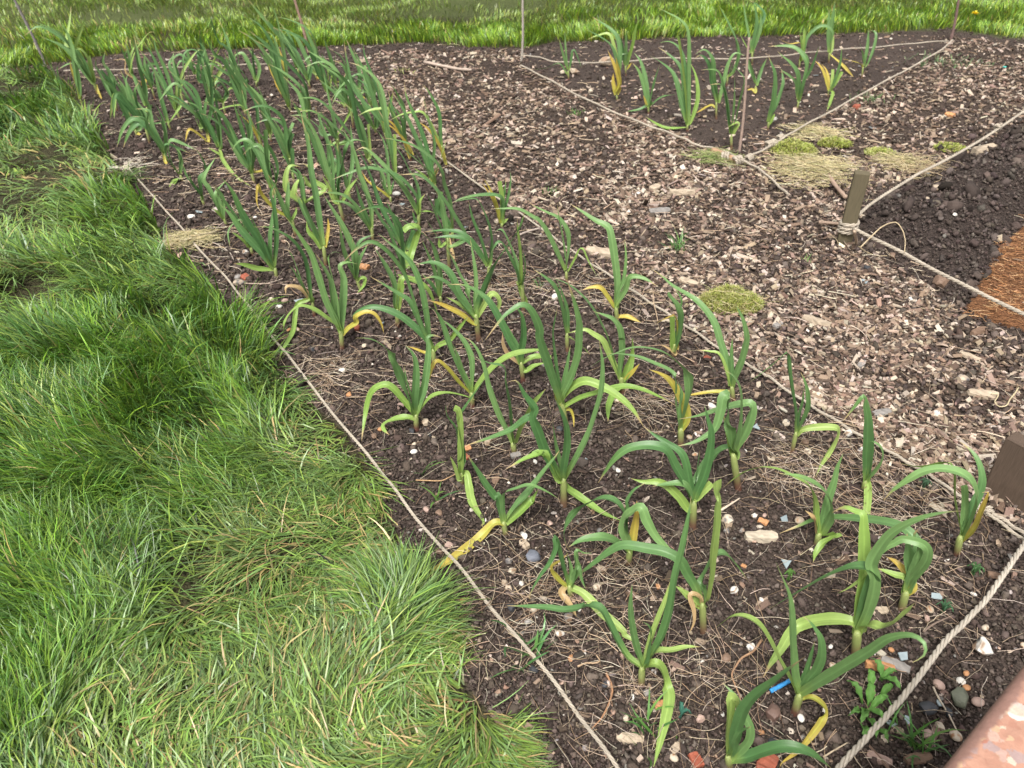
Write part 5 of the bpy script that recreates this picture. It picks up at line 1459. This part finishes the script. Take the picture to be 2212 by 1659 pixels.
stick('twig', 'dark thin twig left of the cream flint by the weed', 'twig', 'B6', [(690,1570),(760,1605),(830,1640),(880,1660)], .0022, (.16,.11,.09), group=SG)
stick('straw_stalk', 'pale grass stalk leaning past the grey green flint', 'stalk', 'C8', [(765,500),(800,570),(850,650),(890,730),(920,785)], .0018, (.50,.42,.32), group=SG)
stick('straw_stalk', 'pale stalk lying at the bottom left of the thick rope', 'stalk', 'C8', [(155,890),(220,850),(290,810)], .0018, (.50,.40,.28), group=SG)
stick('straw_stalk', 'looped pale stalk beside the stake on dark soil', 'stalk', 'M4', [(780,590),(850,640),(930,670),(1030,675)], .0022, (.48,.38,.24), group=SG)
stick('straw_stalk', 'bent golden stalk arching over the mound rope', 'stalk', 'M4', [(800,600),(900,500),(990,420),(1100,385),(1160,450),(1185,540),(1180,640)], .0024, (.48,.38,.24), group=SG, zs=[.09,.11,.13,.13,.12,.10,.09])
stick('stick', 'short pale peg stuck beside the foot of the wooden stake', 'stick', 'M4', [(765,575),(760,520),(745,460)], .006, (.44,.33,.24), zs=[.01,.05,.09], taper=.9, group=SG)
stick('stick', 'flat brown splinter left of the wooden stake', 'stick', 'M4', [(440,385),(540,390),(640,400)], .007, (.33,.24,.18), .03, .9, SG)
stick('stick', 'long brown splinter pointing at the stake top', 'stick', 'E', [(730,300),(780,370),(840,440)], .010, (.34,.24,.18), .02, .8, SG)
stick('twig', 'thin bent stick lying against the right rope', 'twig', 'M2', [(1860,490),(1940,460),(2030,435)], .004, (.40,.33,.28), .03, .8, SG)
stick('stick', 'pale broken splinter between the hanging leaf and glass', 'stick', 'B5', [(1180,130),(1260,80),(1345,25)], .0035, (.55,.46,.36), .012, .5, SG)
stick('blue_twine', 'short piece of bright blue plastic twine in the soil', 'twine', 'C7', [(895,525),(940,500),(990,472),(1045,440)], .0042, (.05,.28,.62), .012, .9)
stick('straw_stalk', 'dry stem standing on chips crossing the right rope', 'stalk', 'M3', [(1035,1000),(1040,1080),(1060,1160),(1075,1240)], .002, (.45,.33,.22), .02, .6, SG)
stick('straw_stalk', 'wiry yellow straw curl at the right of the path', 'stalk', 'B3', [(2165,275),(2130,330),(2090,380),(2060,430),(2000,440),(1960,400),(1990,340),(1930,330)], .0022, (.50,.42,.26), .02, .6, SG)

# ---------------------------------------------------------------- dry grass tangles, moss, weeds
def tangle(label, r_, x, y, rad, n, pal, L=(.05, .13), hgt_=.04, asp=.7):
    g = G(r_, x, y); P = rng.normal(0, rad*.5, (n, 2))*np.array([1, asp]); dd = np.hypot(P[:, 0]/rad, P[:, 1]/(rad*asp)); z = np.clip(1-dd*.7, 0, 1)*hgt_*rng.random(n)+h1(g[0], g[1])+.012
    V, F, c, l = straws(P, rng.uniform(*L, n), rng.uniform(.0006, .0012, n)*max(1, math.hypot(g[0], g[1])/2.4), pal, z, 2.6)
    o = mesh_np('dry_grass_clump', V, [F], M_STRAW, c); o.location = (g[0], g[1], 0); tag(o, label, 'dry grass', 'dry grass clumps'); return o
DG = [[.52,.44,.24],[.44,.37,.20],[.58,.50,.32],[.34,.31,.15]]
tangle('straw coloured tuft of dry grass sitting on the left rope', 'M1', 770, 560, .09, 600, DG, (.03,.08), .03)
tangle('large tangle of bleached roots and grass on chips left of the stake', 'T4', 390, 1490, .19, 900, DG, (.04,.11), .05, 1.0)
tangle('thin fan of dry grass at the far plot corner above the moss', 'T4', 400, 1170, .12, 220, DG, (.06,.15), .04, .8)
tangle('small dry grass clump by the mound rope right of the stake', 'T4', 1150, 1440, .10, 260, DG, (.05,.13), .04, .9)
tangle('twiggy straw knot on the mound rope', 'T4', 1340, 1520, .10, 60, [[.42,.33,.20]], (.08,.2), .08, .6)
tangle('green tinged weed tuft with dry strands under the rope peg', 'T3', 1800, 1390, .12, 260, [[.20,.26,.08],[.34,.34,.16]], (.04,.10), .03, .6)
tangle('frayed pale rope fibres on soil at the left rope far half', 'T1', 1160, 1460, .10, 40, [[.58,.52,.42]], (.05,.13), .02, .8)
def moss(label, r_, x, y, rx, ry, n, pal, h_=.03):
    g = G(r_, x, y); t_ = rng.random(n)**.5; a_ = rng.uniform(0, 2*pi, n); P = np.stack([np.cos(a_)*t_*rx, np.sin(a_)*t_*ry], 1); wob = noise2(P[:, 0]+5, P[:, 1]+5, .03, 2)
    z = (1-t_**2)*h_*(.4+.9*wob); d0 = max(1, math.hypot(g[0], g[1])/2.2)
    V, F, c, l = blades(P, z+h1(g[0], g[1])+.006, rng.uniform(0, 6.3, n), rng.uniform(.008, .024, n), rng.uniform(.0012, .0026, n)*d0, rng.uniform(0, 1.2, n), rng.uniform(.8, 2.4, n), hsvj(np.array(pal)[rng.integers(0, len(pal), n)], n, .15), hsvj(np.array(pal)[rng.integers(0, len(pal), n)]*1.15, n, .15), clampz=-1)
    o = mesh_np('moss_clump', V, [F], M_GRASS, c, l); o.location = (g[0], g[1], 0); return tag(o, label, 'moss', 'moss clumps on the path')
MP = [[.30,.33,.07],[.38,.40,.10],[.42,.40,.16],[.22,.26,.06]]
moss('large yellow green moss mound with dry strands on the path', 'M3', 1700, 1110, .105, .075, 5200, MP, .045)
tangle('wispy dry strands laid over the yellow green moss mound', 'M3', 1660, 1110, .11, 190, DG, (.03,.08), .055, .7)
MB = [[.32,.38,.07],[.38,.42,.10],[.25,.29,.06],[.40,.36,.16]]
moss('bright moss tuft left in the bleached grass tangle', 'T4', 215, 1310, .115, .10, 3000, MB, .04)
moss('small bright lime moss tuft beyond the stake', 'T4', 575, 1255, .085, .05, 1600, MB, .03)
moss('faint moss patch behind the stake top', 'T4', 960, 1335, .075, .045, 900, MB, .02)
moss('thin moss patch beside the mound rope', 'T4', 1570, 1300, .08, .06, 700, MB, .02)
def tuft(label, r_, x, y, n, L, wd_, pal, spread=1.0, group='small grass tufts in the soil'):
    g = G(r_, x, y); P = rng.normal(0, .010*spread, (n, 2)); z = np.full(n, h1(g[0], g[1])); az = rng.uniform(0, 2*pi, n); c_ = hsvj(np.array(pal)[rng.integers(0, len(pal), n)], n, .12)
    V, F, c, l = blades(P, z, az, rng.uniform(.5, 1, n)*L, rng.uniform(.7, 1.2, n)*wd_, rng.uniform(.1, .9, n), rng.uniform(.7, 1.7, n), c_*.9, c_)
    o = mesh_np('grass_tuft', V, [F], M_GRASS, c, l); o.location = (g[0], g[1], 0); return tag(o, label, 'grass tuft', group if spread < 3 else None, kind='stuff' if spread > 3 else None)
GP = [[.10,.24,.05],[.14,.28,.06],[.09,.20,.06]]
tuft('upright grass tuft growing alone in the wood chips', 'M3', 1245, 640, 34, .11, .0035, GP)
tuft('green grass tuft at the bottom right beside the thick rope', 'C8', 690, 850, 18, .10, .005, GP)
tuft('thin grass seedling between rope and glass at the bottom right', 'C8', 560, 760, 7, .07, .004, GP)
tuft('dark green grass seedlings on the left rope in the lower bed', 'B4', 1240, 1390, 16, .09, .0055, [[.08,.19,.06],[.12,.26,.07]], 2.5)
tuft('grass seedlings behind the timber offcut at the bottom', 'C7', 230, 750, 14, .09, .005, GP, 2)
tuft('flat broad bladed grass seedling left of the narrow folded garlic', 'B1', 1030, 1250, 4, .09, .006, GP, .3)
tuft('few leaning grass blades below the narrow folded garlic', 'B1', 1150, 1490, 6, .09, .006, GP, .3)
tuft('tiny green sprout on the chips below the stake', 'M4', 345, 760, 7, .05, .003, GP)
tuft('small green weed on chips in the far middle of the path', 'T3', 590, 990, 22, .05, .005, GP, 2)
tuft('small green weed where chips meet the far garlic', 'M3', 165, 140, 22, .04, .003, GP, 2)
tuft('little weed sprout beside the slender garlic left of centre', 'M3', 30, 950, 10, .04, .002, GP)
tuft('weedy grass patch just outside the far plot string', 'T4', 870, 860, 40, .06, .006, [[.10,.17,.06],[.15,.22,.09]], 5)
tuft('weedy grass patch at the far right corner of the path', 'T4', 1450, 560, 60, .06, .007, [[.12,.19,.08],[.17,.24,.11]], 10)
tuft('grass wisps on the chips near the dark reddish cane', 'T4', 1700, 560, 50, .06, .007, [[.12,.19,.08],[.17,.24,.11]], 9)
tuft('grass fringe in front of the far lawn by the grey stone', 'T2', 1500, 640, 14, .05, .006, [[.30,.32,.10]], 4)
def leafy(label, r_, x, y, spec, col=(.085,.21,.045)):
    g = np.array(G(r_, x, y)); root = empty('leafy_weed', (g[0], g[1], h1(g[0], g[1]))); tag(root, label, 'weed', 'small leafy weeds')
    for (dx, dy, L, W_, az, lob) in spec:
        dx, dy, L, W_ = dx*.8, dy*.8, L*.72, W_*.62
        n = 26; s = np.linspace(0, 1, n); w_ = W_*np.sin(pi*np.clip(s, .02, .99)**.7)**.6*(1-.45*lob*np.abs(np.sin(s*pi*4.5)))*np.clip(s*3, .15, 1); zc = .006+.028*np.sin(s*pi*.75)
        u = np.array([-1, -.5, 0, .5, 1]); q = np.zeros((n, 5, 3)); q[..., 0] = u[None]*w_[:, None]*.5; q[..., 1] = (s*L)[:, None]+np.abs(u)[None]*-.004; q[..., 2] = zc[:, None]+np.abs(u)[None]*.003+.002*np.sin(s*20)[:, None]*u[None]
        a_ = radians(az); R_ = np.array([[cos(a_), sin(a_), 0], [-sin(a_), cos(a_), 0], [0, 0, 1]]); V = q.reshape(-1, 3)@R_.T+np.array([dx, dy, 0]); i = np.arange(n-1)[:, None]*5; j = np.arange(4)[None]
        F = np.stack([i+j, i+j+1, i+6+j, i+5+j], 2).reshape(-1, 4); cc = np.tile(np.array(col)*rng.uniform(.85, 1.25), (n*5, 1)); mesh_np('leaf', V, [F], M_WEED, cc, V*1.0, parent=root)
leafy('lobed leafy green weed left of the thick rope', 'C8', 380, 640, [(0,0,.06,.030,150,.7),(0,0,.065,.030,215,.8),(.01,.01,.06,.028,20,.4),(0,.02,.055,.026,-30,.5),(0,-.02,.07,.03,190,.9),(.01,0,.06,.026,65,.6),(-.01,-.01,.05,.026,250,.8),(.03,.05,.05,.024,10,.2),(.045,.03,.045,.022,60,.3),(-.02,-.04,.05,.03,205,.9),(.0,-.05,.045,.028,160,.9)], (.11,.25,.05))
leafy('single green leaf beside the cream flint', 'C8', 470, 470, [(0,0,.055,.026,150,.1),(0,0,.05,.024,-15,.2),(0,0,.04,.02,80,.2)], (.12,.27,.06))
leafy('bluish leaf scrap above the bottom left bricks', 'C7', 390, 690, [(0,0,.03,.014,0,.3),(0,0,.025,.012,100,.3)], (.06,.20,.14))
leafy('dark broad leaf weed in the grass by the left rope', 'M1', 1420, 1280, [(0,0,.035,.02,20,.4),(0,0,.035,.02,100,.4),(0,0,.035,.02,200,.4),(0,0,.035,.02,300,.4)], (.06,.19,.03))
leafy('tiny green weed right of the thick stemmed garlic', 'B6', 1740, 740, [(0,0,.025,.008,a_,.6) for a_ in range(0, 360, 60)], (.10,.22,.08))
leafy('tiny feathery weed below the spotted glass', 'B6', 1480, 1060, [(0,0,.025,.008,a_,.6) for a_ in range(0, 360, 72)], (.08,.19,.09))
leafy('sprig of small green leaves near the wooden board', 'B3', 1335, 1160, [(0,0,.022,.007,a_,.6) for a_ in range(0, 360, 60)], (.10,.20,.11))
leafy('small rosette weed near the drooping garlic right of the bed', 'B5', 1760, 735, [(0,0,.018,.010,a_,0) for a_ in range(0, 360, 90)], (.13,.27,.06))
# dandelion
g = G('T4', 1785, 210); root = empty('dandelion', (g[0], g[1], 0)); tag(root, 'single yellow dandelion in the grass at the top right', 'flower')
top = stakept('T4', 1785, 122, g); dz = np.array([top[0]-g[0], 0, top[2]])
V, F, F3, c, l = tube_np(np.linspace((0, 0, 0), dz, 6), .004, (.25,.33,.12), 6); mesh_np('stem', V, [F, F3], M_STEM, c, l, parent=root)
n = 130; V, F, c, l = blades(np.zeros((n, 2)), np.zeros(n), rng.uniform(0, 6.3, n), rng.uniform(.016, .034, n), np.full(n, .007), rng.uniform(.2, 1.5, n), rng.uniform(.8, 1.6, n), np.tile([.85,.62,.02], (n, 1)), np.tile([.90,.72,.02], (n, 1)), clampz=-1)
mesh_np('flower_head', V+dz, [F], M_GRASS, c, l, parent=root)
